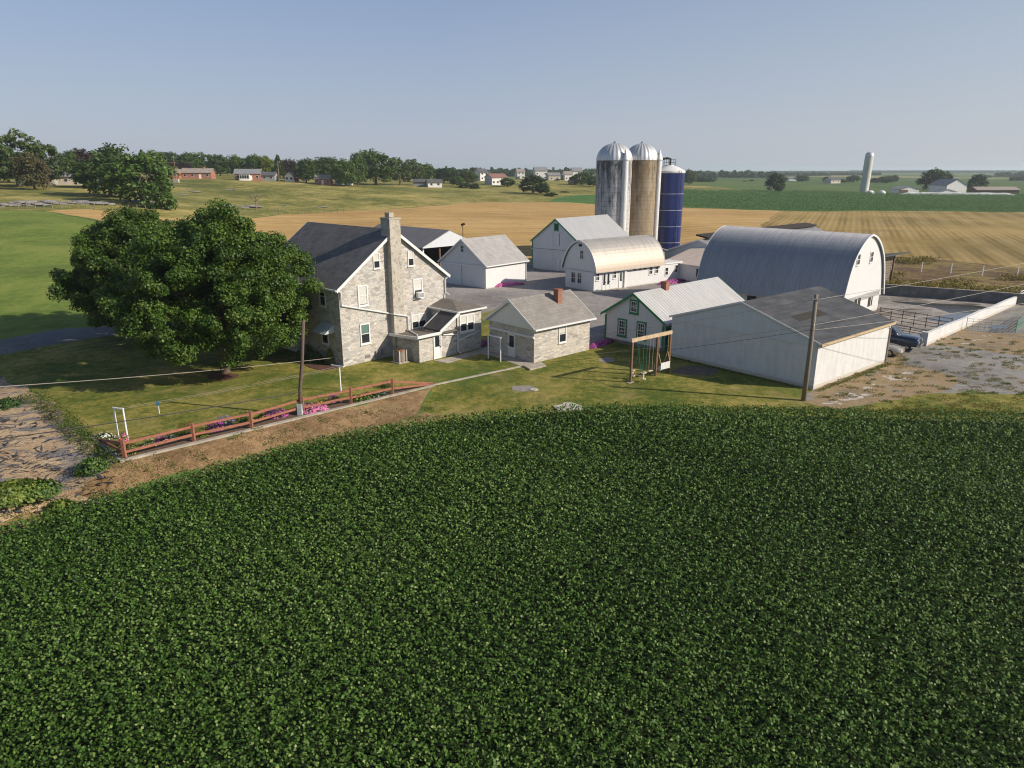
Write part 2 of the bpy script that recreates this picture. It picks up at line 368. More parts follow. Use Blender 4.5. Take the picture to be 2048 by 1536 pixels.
STUB = ground('stubble', [(.36, (0.304, 0.184, 0.059)), (.5, (0.432, 0.271, 0.090)), (.64, (0.515, 0.340, 0.129))], .02, .6, 5, (.3, .25), over=chain(stripes(11, R(68), (.33, .19, .07), .75, 25, .8), stripes(4.4, R(66), (.62, .44, .21), .55, 12, .3), ov(.016, .52, .66, (.36, .22, .085), .7, (1, .4, 1), 0, 8)))
STUB2 = ground('stubble_rows', [(.36, (0.198, 0.140, 0.038)), (.5, (0.315, 0.216, 0.065)), (.64, (0.414, 0.284, 0.099))], .025, .6, 5, (.3, .25), over=chain(stripes(1.55, R(25), (.13, .09, .03), .8, .6, .08), stripes(6.2, R(25), (.50, .36, .16), .45, .8, .4), ov(.016, .5, .66, (.27, .225, .07), .7, (.5, 1, 1)), ov(.03, .58, .72, (.17, .115, .05), .65, (.4, 1, 1))))
CORNG = ground('crop_green', [(.36, (.05, .12, .028)), (.5, (.075, .165, .04)), (.64, (.11, .2, .055))], .03, .4, 3, (.35, .3), over=chain(stripes(2.4, R(20), (.04, .10, .022), .45, 2, .2), ov(.01, .5, .7, (.075, .14, .03), .5)))
FARM = NT('far_farmland'); _co = FARM.coord('world', (1, .45, 1))
_v = FARM.n('ShaderNodeTexVoronoi', {'Vector': _co, 'Scale': .0042, 'Randomness': .9}, feature='F1', distance='CHEBYCHEV').outputs['Color']
FARM = FARM.done(FARM.mix(.3, FARM.ramp(FARM.sep(_v)[0], [(0, (.06, .115, .03)), (.3, (.085, .14, .035)), (.5, (.33, .27, .12)), (.62, (.10, .15, .04)), (.8, (.06, .12, .03)), (1, (.25, .22, .09))], 'CONSTANT'), FARM.ramp(FARM.noise(FARM.coord('world'), .03), [(.35, (.05, .09, .02)), (.65, (.2, .2, .07))])), .95, 0, None, .1)
GRAVEL = ground('gravel', [(.36, (.165, .148, .138)), (.5, (.265, .24, .225)), (.64, (.36, .325, .30))], .1, 1.2, 22, (.35, .35), over=chain(ov(.16, .52, .7, (.23, .205, .185), .6), ov(.5, .60, .72, (.24, .22, .10), .4), stripes(2.1, R(-52), (.33, .295, .275), .3, 6, .5)))
LANE = ground('gravel_lane', [(.34, (.11, .105, .098)), (.5, (.22, .205, .188)), (.66, (.33, .31, .28))], .1, 1.2, 22, (.35, .35), over=chain(ov(.25, .54, .64, (.32, .225, .11), .75, (.6, 1.6, 1), 0, 10), ov(1.6, .55, .66, (.15, .145, .135), .7, (1, 1, 1), 0, 8), stripes(1.9, R(55), (.36, .34, .31), .45, 3, .4), ov(.8, .58, .68, (.20, .19, .05), .7, (1, 1, 1), 0, 9)))
ASPH = ground('asphalt', [(.38, (.115, .115, .118)), (.5, (.15, .15, .152)), (.62, (.19, .188, .185))], .1, 1.2, 22, (.35, .35), bump=.2)
SOIL = ground('bare_soil', [(.32, (.125, .077, .037)), (.48, (.235, .148, .072)), (.66, (.37, .245, .13))], .25, 1.8, 14, (.4, .25), bump=.7, bd=.1, over=chain(ov(.5, .6, .7, (.12, .13, .035), .6), ov(3.0, .62, .7, (.12, .08, .05), .7)))
PLOT = ground('plot_soil', [(.34, (.34, .225, .125)), (.5, (.50, .355, .215)), (.66, (.58, .44, .28))], .25, 1.8, 14, (.4, .35), bump=.8, bd=.1, over=chain(ov(.55, .49, .55, (.17, .17, .18), .85, (.5, 1.7, 1), R(25), 10), ov(2.4, .57, .62, (.07, .07, .075), .8, (.4, 1.9, 1), R(15), 8), ov(.5, .63, .7, (.08, .12, .03), .8)))
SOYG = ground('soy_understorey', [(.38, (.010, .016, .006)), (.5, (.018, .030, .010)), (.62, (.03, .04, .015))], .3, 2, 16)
DRYG = ground('dry_grass_gravel', [(.40, (.15, .135, .11)), (.47, (.27, .19, .09)), (.54, (.36, .245, .12)), (.64, (.26, .22, .18))], .35, 2.6, 22, (.42, .33), over=chain(ov(.9, .56, .66, (.27, .26, .25), .75), ov(.7, .60, .68, (.15, .16, .03), .8)))
VERGE = ground('dry_verge', [(.38, (.15, .13, .035)), (.5, (.27, .19, .085)), (.62, (.36, .25, .13))], .3, 1.5, 16, (.4, .3), over=ov(.4, .5, .62, (.10, .115, .025), .7))
BANK = ground('weedy_bank', [(.38, (.085, .055, .035)), (.47, (.14, .085, .045)), (.56, (.25, .17, .06)), (.66, (.19, .19, .04))], .14, .8, 9, (.45, .25), over=chain(ov(.1, .52, .6, (.09, .055, .035), .8, (.5, 1, 1)), ov(.3, .6, .68, (.26, .22, .07), .7)))
BARNY = ground('barnyard_concrete', [(.34, (.10, .085, .07)), (.5, (.26, .23, .20)), (.64, (.40, .36, .32))], .12, .7, 10, (.4, .2), rough=.7, over=chain(ov(.16, .55, .63, (.085, .065, .05), .9, (.6, 1.4, 1)), ov(.5, .6, .68, (.14, .11, .08), .8)))
# ------------------------------------------------------------------ the ground, one sheet cut along the borders of its fields
def px(*pts): return [tuple(at(u, v)[:2]) for u, v in pts]
def wl(*pts): return [tuple(map(float, p)) for p in pts]
SOYPX = [(-260, 1105), (0, 1046), (130, 1008), (230, 975), (400, 927), (520, 893), (600, 874), (700, 855), (800, 838), (900, 826), (1000, 818), (1120, 814), (1250, 812), (1450, 815), (1650, 822), (1850, 829), (2048, 834), (2400, 842)]
soy = [tuple(P(u, v, float(np.interp(u, (0, 250, 850, 1100), (-.45, -.3, .25, .4))))[:2]) for u, v in SOYPX]
soy = [(-44, -6)] + [(-44, soy[0][1] - 4)] + soy + [(soy[-1][0] + 6, -6)]
regions = [  # later ones lie on top of earlier ones
 ('far_farmland', FARM, None),
 ('pasture', PASTURE, px((-900, 430), (-300, 424), (0, 420), (150, 424), (300, 446), (560, 428), (700, 421), (850, 413), (960, 404), (1100, 404), (1180, 408), (1330, 408)) + wl((150, 470), (120, 640), (-60, 700), (-300, 560), (-560, 420))),
 ('green_meadow', MEADOW, px((-1400, 440), (-300, 424), (0, 421), (90, 423), (170, 437), (300, 470), (430, 490), (600, 490), (620, 560), (560, 600), (420, 640), (300, 655), (100, 690), (0, 704), (-300, 745), (-1300, 880))),
 ('alfalfa_strip', CORNG, px((1085, 405), (1130, 392), (1190, 389), (1290, 386), (1300, 411), (1180, 409))),
 ('tan_stubble_field', STUB, px((90, 423), (170, 418), (320, 435), (420, 440), (560, 429), (700, 421), (850, 413), (960, 404), (1100, 404), (1180, 408), (1300, 413), (1500, 420), (1600, 420), (1560, 470), (1540, 560), (1340, 560), (1130, 545), (1060, 535), (940, 520), (860, 478), (700, 482), (560, 482), (420, 470), (250, 450))),
 ('striped_stubble_field', STUB2, px((1490, 520), (1500, 470), (1560, 420), (1800, 422), (2048, 424), (2500, 429), (2700, 545), (2300, 560), (2048, 537), (1900, 521), (1800, 513), (1700, 520))),
 ('corn_field_ground', CORNG, px((1300, 413), (1500, 420), (1800, 422), (2048, 424), (2700, 431), (2500, 392), (2048, 390.5), (1740, 388), (1560, 383), (1366, 381), (1330, 390))),
 ('weedy_bank', BANK, px((1700, 520), (1800, 513), (1900, 521), (2048, 537), (2300, 560), (2400, 640), (2050, 600), (1900, 590), (1770, 575), (1700, 560))),
 ('gravel_yard', GRAVEL, [tuple(P(u, v)[:2]) for u, v in ((620, 590), (700, 545), (860, 530), (960, 522), (1060, 528), (1070, 540), (1140, 540), (1320, 545), (1420, 555), (1500, 600), (1440, 640), (1340, 640), (1230, 660), (1190, 690), (1178, 690), (1100, 640), (1000, 612), (965, 628), (960, 650), (890, 660), (760, 640))]),
 ('gravel_yard', GRAVEL, wl((31, 56), (39, 64), (34, 72), (24, 86), (17, 84), (14, 76), (20, 66))),
 ('lawn', LAWN, [tuple(P(u, v)[:2]) for u, v in ((244, 922), (60, 772), (-40, 737), (-700, 800), (-700, 760), (0, 712), (130, 690), (250, 672), (420, 655), (640, 640), (760, 640), (890, 655), (950, 652), (962, 628), (1000, 612), (1100, 640), (1178, 690), (1200, 690), (1340, 640), (1420, 660), (1625, 782), (1612, 800), (1700, 826), (1800, 790), (2048, 786), (2500, 800), (2500, 900), (1400, 870), (1000, 870), (850, 872), (845, 800), (866, 772))]),
 ('asphalt_drive', ASPH, [tuple(P(u, v)[:2]) for u, v in ((-700, 775), (0, 712), (130, 690), (250, 672), (420, 655), (640, 640), (760, 640), (640, 622), (420, 645), (245, 659), (120, 668), (0, 687), (-700, 750))]),
 ('farm_lane', LANE, [tuple(P(u, v)[:2]) for u, v in ((1625, 782), (1605, 803), (1680, 822), (1760, 800), (1830, 786), (1940, 780), (2048, 788), (2500, 806), (2700, 660), (2300, 600), (2080, 585), (2050, 590), (1850, 690), (1780, 690), (1700, 700), (1560, 690), (1500, 720))]),
 ('dry_grass', DRYG, [tuple(P(u, v)[:2]) for u, v in ((1625, 782), (1605, 803), (1680, 822), (1760, 803), (1830, 790), (1900, 776), (1912, 752), (1850, 738), (1800, 728), (1788, 706), (1772, 712))]),
 ('dry_grass', DRYG, [tuple(P(u, v)[:2]) for u, v in ((1852, 690), (1900, 692), (1960, 700), (2048, 712), (2400, 730), (2500, 690), (2060, 668), (2030, 668), (1935, 662), (1930, 650))]),
 ('barnyard_concrete', BARNY, [(37.1, 62.0), (59.5, 82.6), (47.7, 89.2), (44, 91), (36, 80), (29, 70), (27.0, 64), (27.5, 60)]),
 ('vegetable_plot', PLOT, [tuple(P(u, v, -.4)[:2]) for u, v in ((-700, 760), (-60, 772), (10, 760), (80, 800), (150, 870), (205, 925), (250, 965), (180, 1010), (0, 1050), (-400, 1150), (-900, 1000))]),
 ('soil_bank', SOIL, [tuple(WA + WN * .1), tuple(WB + WN * .05), tuple(P(842, 800)[:2]), tuple(P(800, 845, -.2)[:2]), tuple(P(600, 880, -.5)[:2]), tuple(P(400, 935, -.7)[:2]), tuple(P(200, 1000, -.9)[:2]), tuple(P(150, 1000, -.9)[:2]), tuple(P(225, 945, -.5)[:2])]),
 ('dry_verge', VERGE, [tuple(P(u, v, -.6)[:2]) for u, v in ((-300, 1100), (0, 1036), (200, 996), (400, 934), (600, 880), (800, 842), (850, 830), (900, 838), (800, 870), (600, 905), (400, 960), (200, 1020), (0, 1080), (-300, 1150))]),
 ('soybean_ground', SOYG, soy),
]
def densify(poly, jit):
    out = []; n = len(poly)
    for i in range(n):
        a, b = np.array(poly[i]), np.array(poly[(i + 1) % n]); L = np.linalg.norm(b - a); d = max(6.0, np.linalg.norm((a + b) / 2))
        m = max(1, min(60, int(L / (.02 * d + .25)))); nn = np.array([-(b - a)[1], (b - a)[0]]) / max(L, 1e-6)
        for k in range(m):
            p = a + (b - a) * k / m
            if k: p = p + nn * random.uniform(-1, 1) * jit * min(1.2, .0035 * d + .06)
            out.append((float(p[0]), float(p[1])))
    return out
STRAIGHT = {'barnyard_concrete', 'asphalt_drive'}
rp = [(n, m, densify(p, 0 if n in STRAIGHT else 2.2 if n in ('dry_grass', 'farm_lane', 'soil_bank', 'dry_verge', 'vegetable_plot') else 1) if p else None) for n, m, p in regions]
pts, edges = [], []
for n, m, p in rp:
    if p:
        i = len(pts); pts += p; edges += [(i + k, i + (k + 1) % len(p)) for k in range(len(p))]
nb = len(pts)
for r_ in np.exp(np.linspace(math.log(4), math.log(8600), 120)):
    na = 110
    for k in range(na):
        a = -1.25 + 2.5 * (k + (0.5 if int(r_ * 100) % 2 else 0)) / na
        pts.append((float(r_ * math.sin(a)), float(r_ * math.cos(a)) - 2))
for a in np.linspace(0, 2 * math.pi, 24, endpoint=False): pts.append((40 * math.sin(a), 40 * math.cos(a) - 40))
cv, ce, cf, *_ = delaunay_2d_cdt([Vector(p) for p in pts], edges, [], 0, 1e-4)
cva = np.array([tuple(v) for v in cv]); cfa = np.array([f for f in cf if len(f) == 3]); cen = cva[cfa].mean(1)
def inside(poly, P_):
    x, y = P_[:, 0], P_[:, 1]; res = np.zeros(len(P_), bool); q = np.array(poly); j = len(q) - 1
    for i in range(len(q)):
        xi, yi, xj, yj = *q[i], *q[j]
        c = ((yi > y) != (yj > y)) & (x < (xj - xi) * (y - yi) / (yj - yi + 1e-12) + xi); res ^= c; j = i
    return res
reg = np.zeros(len(cfa), int)
for k, (n, m, p) in enumerate(rp):
    if p: reg[inside(p, cen)] = k
zt = terr(cva[:, 0], cva[:, 1])
for k, (n, m, p) in enumerate(rp):
    fs = cfa[reg == k]
    if not len(fs): continue
    used, inv = np.unique(fs, return_inverse=True); inv = inv.reshape(fs.shape)
    a, b, c = (cva[fs[:, i]] for i in range(3))
    cr = (b[:, 0] - a[:, 0]) * (c[:, 1] - a[:, 1]) - (b[:, 1] - a[:, 1]) * (c[:, 0] - a[:, 0])
    inv[cr < 0] = inv[cr < 0][:, ::-1]
    me = bpy.data.meshes.new(n); me.from_pydata([(x, y, z) for (x, y), z in zip(cva[used], zt[used])], [], inv.tolist()); me.materials.append(m)
    me.polygons.foreach_set('use_smooth', [True] * len(me.polygons)); me.update()
    kind(link(n, me), 'structure')
SOYD = dict((n, p) for n, m, p in rp)['soybean_ground']; CORND = dict((n, p) for n, m, p in rp)['corn_field_ground']
# ------------------------------------------------------------------ leaf generators
def rand_unit(n):
    v = rng.normal(size=(n, 3)); return v / np.linalg.norm(v, axis=1, keepdims=True)
def leaf_quads(pos, nor, size, asp=.6, fold=.0):
    """diamond leaves: pos (n,3), nor (n,3), size (n,)"""
    n = len(pos); a = np.cross(nor, rand_unit(n)); a /= np.linalg.norm(a, axis=1, keepdims=True) + 1e-9; b = np.cross(nor, a)
    s = size[:, None]; out = np.empty((n, 4, 3))
    out[:, 0] = pos - a * s * .5; out[:, 1] = pos + b * s * .5 * asp + nor * s * fold; out[:, 2] = pos + a * s * .5; out[:, 3] = pos - b * s * .5 * asp + nor * s * fold
    return out.reshape(-1, 3)
def crown_arrays(clumps, per, leaf, up=.35, flat=.75):
    """clumps: array (n,4) centre and radius -> leaf quads and tint"""
    n = len(clumps); c = np.repeat(clumps[:, :3], per, 0); r = np.repeat(clumps[:, 3], per)
    d = rand_unit(len(c)); rad = r * (rng.random(len(c)) ** .45)
    pos = c + d * rad[:, None] * np.array([1, 1, flat])
    nor = d * .9 + rand_unit(len(c)) * .75 + np.array([0, 0, up]); nor /= np.linalg.norm(nor, axis=1, keepdims=True)
    size = leaf * rng.uniform(.65, 1.35, len(c))
    tint = np.clip(np.repeat(rng.uniform(.2, .8, n), per) + rng.normal(0, .16, len(c)), 0, 1)
    return leaf_quads(pos, nor, size, .72), tint
def limb_mesh(mb, p, d, L, r, depth, taper=.6):
    q = p + d * L; mid = p + d * L * .5 + Vector((random.uniform(-1, 1), random.uniform(-1, 1), random.uniform(-.3, .6))) * L * .06
    mb.tube([p, mid, q], [r, r * .82, r * taper], 7 if depth > 1 else 5)
    if depth <= 0: return
    for k in range(random.choice((2, 3))):
        e = Vector((random.uniform(-1, 1), random.uniform(-1, 1), random.uniform(.1, .9))).normalized()
        limb_mesh(mb, q - d * L * random.uniform(0, .25), (d * .55 + e * .75).normalized(), L * random.uniform(.55, .8), r * taper * .8, depth - 1)
BARK = plain('bark', (.105, .075, .05), .9, var=.4, scale=6, sc=(4, 4, .6), bump=.6)
# ------------------------------------------------------------------ building kit
def chevron(w, he, hr, o, e, t):
    m = (hr - he) / (w / 2)
    return [(-o, he - o * m + e), (w / 2, hr + e), (w + o, he - o * m + e), (w + o, he - o * m + e + t), (w / 2, hr + e + t * 1.12), (-o, he - o * m + e + t)]
def gable(parent, ax, w, L, he, hr, wm, rm, oe=.3, og=.25, t=.12, trim=None, base=-.5, gutter=True, wallname='wall'):
    MB().prism([(0, base), (w, base), (w, he), (w / 2, hr), (0, he)], ax, 0, L).build(wallname, wm, parent)
    MB().prism(chevron(w, he, hr, oe, .012, t), ax, -og, L + og).build('roof', rm, parent)
    m = (hr - he) / (w / 2)
    if trim:
        for e0, e1 in ((-og - .035, -og + .002), (L + og - .002, L + og + .035)):
            for s0, s1 in (((-oe), w / 2), (w + oe, w / 2)):
                z0, z1 = he - oe * m, hr
                MB().prism([(s0, z0 - .12), (s1, z1 - .12), (s1, z1 + t + .03), (s0, z0 + t + .03)], ax, e0, e1).build('rake_board', trim, parent)
        if gutter:
            for s in (-oe - .11, w + oe + .003):
                g = MB(); z = he - oe * m + .02
                g.prism([(s, z - .04), (s + .107, z - .04), (s + .107, z + .1), (s, z + .1)], ax, -og, L + og)
                g.build('gutter', trim, parent)
def win(parent, pl, a0, a1, z0, z1, trim=.09, tm=None, rail=True, mun=(0, 0), blind=0.0, pair=False, sill=True, glass=None, dep=.06, shade=None):
    tm = tm or WHITE; a0, a1 = sorted((a0, a1)); f = MB()
    f.pbox(pl, a0, a0 + trim, z0, z1, -.02, dep); f.pbox(pl, a1 - trim, a1, z0, z1, -.02, dep)
    f.pbox(pl, a0 + trim, a1 - trim, z1 - trim, z1, -.02, dep); f.pbox(pl, a0 + trim, a1 - trim, z0, z0 + trim, -.02, dep)
    i0, i1 = a0 + trim, a1 - trim; y0, y1 = z0 + trim, z1 - trim; zm = (y0 + y1) / 2
    if pair: f.pbox(pl, (a0 + a1) / 2 - trim * .6, (a0 + a1) / 2 + trim * .6, y0, y1, -.02, dep * .95)
    if rail: f.pbox(pl, i0, i1, zm - .03, zm + .03, -.02, dep * .8)
    for k in range(1, mun[0]): c = i0 + (i1 - i0) * k / mun[0]; f.pbox(pl, c - .014, c + .014, y0, y1, -.02, .032)
    for k in range(1, mun[1]): c = y0 + (y1 - y0) * k / mun[1]; f.pbox(pl, i0, i1, c - .014, c + .014, -.02, .03)
    w = f.build('window', tm, parent, recalc=False)
    MB().pbox(pl, i0, i1, y0, y1, -.03, .014).build('pane', glass or GLASS, w, recalc=False)
    if blind: MB().pbox(pl, i0 + .01, i1 - .01, y1 - (y1 - y0) * blind, y1 - .005, .0145, .018).build('window_shade', shade or BLIND, w, recalc=False)
    if sill: MB().pbox(pl, a0 - .05, a1 + .05, z0 - .07, z0 - .003, -.02, dep + .05).build('sill', tm, w, recalc=False)
    return w
def door(parent, pl, a0, a1, z0, z1, dm=None, fm=None, glass=(.5, .93), handle=True, name='door'):
    dm = dm or WHITE; fm = fm or WHITE; a0, a1 = sorted((a0, a1))
    d = MB().pbox(pl, a0 + .07, a1 - .07, z0, z1 - .07, -.02, .03).build(name, dm, parent, recalc=False)
    f = MB(); f.pbox(pl, a0, a0 + .069, z0, z1, -.02, .06); f.pbox(pl, a1 - .069, a1, z0, z1, -.02, .06); f.pbox(pl, a0 + .07, a1 - .07, z1 - .069, z1, -.02, .06)
    f.build('door_frame', fm, d, recalc=False)
    if glass: MB().pbox(pl, a0 + .18, a1 - .18, z0 + (z1 - z0) * glass[0], z0 + (z1 - z0) * glass[1], .0, .036).build('pane', GLASS, d, recalc=False)
    if handle: MB().pbox(pl, a1 - .17, a1 - .12, z0 + .95, z0 + 1.08, .02, .09).build('handle', BLACK, d, recalc=False)
    return d
def spout(parent, path, r=.06, m=None, name='downspout'): return MB().tube(path, r, 6).build(name, m or WHITE, parent)
# ------------------------------------------------------------------ stone farmhouse
HR = shingle_mat('house_shingles', (.095, .09, .088), (.19, .178, .17), 'y', .19, 1.7)
AR = shingle_mat('annex_shingles', (.13, .115, .10), (.19, .165, .14), 'x', .16, 2.5)
AR2 = shingle_mat('stair_shingles', (.055, .053, .056), (.085, .08, .08), 'y', .14, 1.5)
house = thing('stone_farmhouse', 'tall grey stone farmhouse with dark shingle roof and outside gable chimney', 'house', (-13.42, 54.61, 0), R(46.8))
gable(house, 'y', 10.96, 12.44, 6.31, 10.30, STONE, HR, .32, .28, .13, WHITE)
GF, GL = ('y', 0, -1), ('x', 0, -1)
win(house, GF, 3.40, 4.04, 7.46, 8.68, .07, blind=.5); win(house, GF, 6.90, 7.54, 7.33, 8.60, .07, blind=.5)
win(house, GF, 1.74, 2.70, 4.62, 6.28, .11, blind=.97); win(house, GF, 7.36, 8.37, 4.52, 6.22, .11, blind=.6)
win(house, GF, 1.74, 2.70, 1.50, 3.20, .11, blind=.47, shade=plain('green_shade', (.10, .17, .14), .7)); win(house, GF, 7.0, 8.64, 1.95, 3.2, .1, pair=True, blind=.48)
win(house, GL, 1.85, 2.75, 4.62, 6.2, .1, blind=.3); win(house, GL, 1.85, 2.8, 1.5, 3.1, .1)
ch = MB().box(4.78, 5.86, -.56, -.001, -.4, 8.6).box(4.78, 5.86, -.56, .6, 8.6, 11.25).box(4.74, 5.90, -.60, .64, 11.25, 11.38).build('chimney', RSTONE, house)
MB().box(5.0, 5.45, -.28, .3, 11.42, 11.78).build('chimney_pot', CONC, ch)
ac = MB().box(7.55, 8.2, -.46, -.08, 4.62, 5.08).build('window_air_conditioner', WHITE, house)
MB().box(7.6, 8.15, -.475, -.463, 4.68, 5.02).build('grille', plain('grey_grille', (.3, .3, .31), .6), ac)
aw = MB().prism([(2.78, 0), (2.78, 0)], 'z', 0, 0) if 0 else MB()
aw.poly([(-.015, 1.0, 3.3), (-.015, 2.75, 3.3), (-.95, 2.8, 2.62), (-.95, .95, 2.62)]); aw.poly([(-.015, 1.0, 3.3), (-.95, .95, 2.62), (-.015, 1.0, 2.62)]); aw.poly([(-.015, 2.75, 3.3), (-.015, 2.75, 2.62), (-.95, 2.8, 2.62)])
aw.build('awning', metal_roof('awning_metal', (.60, .64, .64), .5, .2, 'y', .3, seam=.3), house, recalc=False)
spout(house, [(-.2, -.2, 6.2), (.14, -.12, 5.95), (.14, -.11, 4.92), (4.6, -.11, 3.7), (4.7, -.64, 3.68), (5.95, -.64, 3.36), (6.05, -.11, 3.3), (6.6, -.11, 3.15), (6.6, -.11, 2.1), (6.3, -.6, 2.04), (5.2, -3.0, 2.2)])
spout(house, [(11.2, -.2, 6.1), (10.9, -.12, 5.85), (10.9, -.1, 4.7), (11.0, -.5, 4.5)])
# entry, stair and kitchen additions
an = MB().prism([(4.95, -.5), (9.2, -.5), (9.2, 1.84), (4.95, 1.84)], 'y', -3.45, -.004); an.prism([(4.95, 1.84), (9.2, 1.84), (9.2, 2.07), (4.95, 2.07)], 'y', -3.45, -3.2); an.prism([(7.0, 2.07), (9.2, 2.07), (9.2, 3.48), (7.15, 2.2)], 'y', -3.45, -1.75)
an.box(9.202, 12.0, -3.45, 2.0, -.5, 3.62); an.build('annex_wall', STONE, house)
MB().prism([(-3.75, 2.1), (-.03, 1.86), (-.03, 1.94), (-3.75, 2.2)], 'x', 4.62, 9.19).build('porch_roof', AR, house)
MB().prism([(7.05, 2.26), (9.19, 3.55), (9.19, 3.67), (7.05, 2.38)], 'y', -3.72, -1.6).build('stair_roof', AR2, house)
b = MB(); b.prism([(6.98, 2.12), (9.19, 3.44), (9.19, 3.70), (6.98, 2.42)], 'y', -3.80, -3.722); b.box(4.52, 7.04, -3.85, -3.752, 2.1, 2.32); b.prism([(-3.75, 2.02), (-.05, 1.8), (-.05, 2.0), (-3.75, 2.26)], 'x', 4.52, 4.618); b.prism([(7.1, 2.26), (9.19, 3.52), (9.19, 3.7), (7.1, 2.44)], 'y', -1.598, -1.5); b.build('annex_fascia', WHITE, house)
E0 = [(8.95, -3.8), (12.35, -3.8), (12.35, 2.3), (8.95, 2.3)]; r0, r1 = (10.7, -1.2, 4.2), (10.7, .2, 4.2)
hp = MB(); q = [(x, y, 3.66) for x, y in E0]
hp.poly([q[0], q[1], r0]); hp.poly([q[1], q[2], r1, r0]); hp.poly([q[2], q[3], r1]); hp.poly([q[3], q[0], r0, r1]); hp.poly([q[3], q[2], q[1], q[0]]); hp.build('annex_roof', AR, house)
g = MB()
for (xa, ya), (xb, yb) in zip(E0, E0[1:] + E0[:1]): g.bar((xa, ya, 3.61), (xb, yb, 3.61), .1, .14)
g.build('annex_gutter', WHITE, house)
AF = ('y', -3.45, -1)
win(house, AF, 9.42, 11.15, 1.75, 3.28, .13, pair=True, blind=.48)
door(house, AF, 6.45, 7.3, -.02, 2.06)
spout(house, [(9.0, -3.8, 3.55), (9.12, -3.54, 3.3), (9.12, -3.52, .25), (9.2, -3.85, .08)]); spout(house, [(11.75, -3.52, 1.62), (9.2, -3.52, 1.15)]); spout(house, [(7.5, -3.52, 1.93), (9.05, -3.52, 1.72)])
kp = thing('window_flower_pot', 'small pot of yellow flowers behind the kitchen addition window', 'flower pot', tuple(house.matrix_world.translation), 0) if 0 else None
b = MB(); b.box(3.1, 3.55, -.16, -.01, .1, .75); b.box(3.7, 4.0, -.2, -.01, .35, .85); b.tube([(3.85, -.1, .9), (3.85, -.1, 1.25), (4.6, -.1, 1.25)], .03); b.build('meter_box', GALV, house)
MB().box(2.1, 2.6, -.03, .0, .3, .55).build('basement_vent', DCONC, house)
acu = thing('air_conditioner_condenser', 'round slatted air conditioner condenser on a pad beside the farmhouse entry', 'air conditioner', tuple((Matrix.Translation((-13.42, 54.61, 0)) @ Matrix.Rotation(R(46.8), 4, 'Z') @ Vector((4.05, -2.1, 0)))), R(46.8))
MB().box(-.55, .55, -.55, .55, -.05, .07).build('pad', CONC, acu)
b = MB()
for k in range(11): b.lathe([(.40, .16 + k * .075), (.415, .175 + k * .075), (.415, .2 + k * .075), (.40, .215 + k * .075)], 20)
b.lathe([(.34, .08), (.34, .98)], 16); b.build('coil_casing', plain('tan_slats', (.30, .26, .22), .6), acu)
TANP = plain('tan_paint', (.55, .5, .43), .5)
for sx in (-1, 1):
    for sy in (-1, 1): MB().box(sx * .36 - .04, sx * .36 + .04, sy * .36 - .04, sy * .36 + .04, .07, 1.02).build('corner_post', TANP, acu)
MB().lathe([(0, 1.06), (.3, 1.06), (.44, 1.03), (.44, .99), (0, .99)], 20).build('top_grille', plain('rust_grille', (.24, .12, .07), .7), acu)
# ------------------------------------------------------------------ small stone outbuilding
KR = shingle_mat('outbuilding_shingles', (.20, .185, .165), (.28, .255, .225), 'x', .17, 1.7)
kit = thing('stone_outbuilding', 'small stone outbuilding with tan shingle roof and single brick chimney', 'outbuilding', (1.78, 55.76, 0), R(42.4))
gable(kit, 'x', 5.49, 6.71, 3.0, 4.80, STONE2, KR, .38, .3, .11, WHITE)
MB().prism([(-.28, 2.75), (5.77, 2.75), (2.745, 4.76)], 'x', -.13, -.003).build('gable_siding', siding('gable_lap', (.70, .70, .69), .15), kit)
MB().box(-.15, -.002, -.05, 5.54, 2.05, 2.2).build('lintel_board', WHITE, kit)
door(kit, ('x', 0, -1), 2.2, 3.12, .05, 2.04, glass=(.42, .9))
win(kit, ('y', 0, -1), 2.83, 3.74, 1.2, 2.72, .09, blind=.45)
cm = MB().box(4.3, 4.82, 1.55, 2.1, 3.6, 5.25).box(4.26, 4.86, 1.51, 2.14, 5.25, 5.36).build('chimney', BRICK, kit)
MB().prism([(4.2, 0), (4.2, 0)], 'z', 0, 0) if 0 else MB().box(4.22, 4.9, 1.42, 1.54, 3.85, 4.12).build('flashing', GALV, cm)
# ------------------------------------------------------------------ white garage
GRR = shingle_mat('garage_shingles', (.30, .285, .275), (.38, .36, .345), 'x', .2, 1.4)
gar = thing('white_garage', 'white two door garage with grey shingle roof and small attic window', 'garage', (-3.46, 93.53, 0), R(49.1))
gable(gar, 'x', 8.47, 8.27, 3.12, 6.15, WBOARD, GRR, .32, .25, .12, WHITE)
for a0, a1 in ((.12, 4.28), (4.36, 8.35)):
    d = MB().box(-.09, -.003, a0, a1, .04, 2.72).build('sliding_door', WBOARD, gar)
MB().box(-.16, -.002, -.05, 8.52, 2.74, 2.96).build('door_track', WHITE, gar)
SEAM = plain('dark_seam', (.06, .06, .065), .9)
MB().box(-.094, -.02, 4.281, 4.359, .03, 2.73).build('door_seam', SEAM, gar)
for a0_, a1_ in ((.085, .118), (8.352, 8.385)): MB().box(-.06, -.004, a0_, a1_, .03, 2.73).build('door_seam', SEAM, gar)
win(gar, ('x', 0, -1), 3.9, 4.55, 4.5, 5.4, .07, mun=(2, 0))
spout(gar, [(8.3, -.34, 2.8), (8.2, -.07, 2.6), (8.2, -.07, .1)])
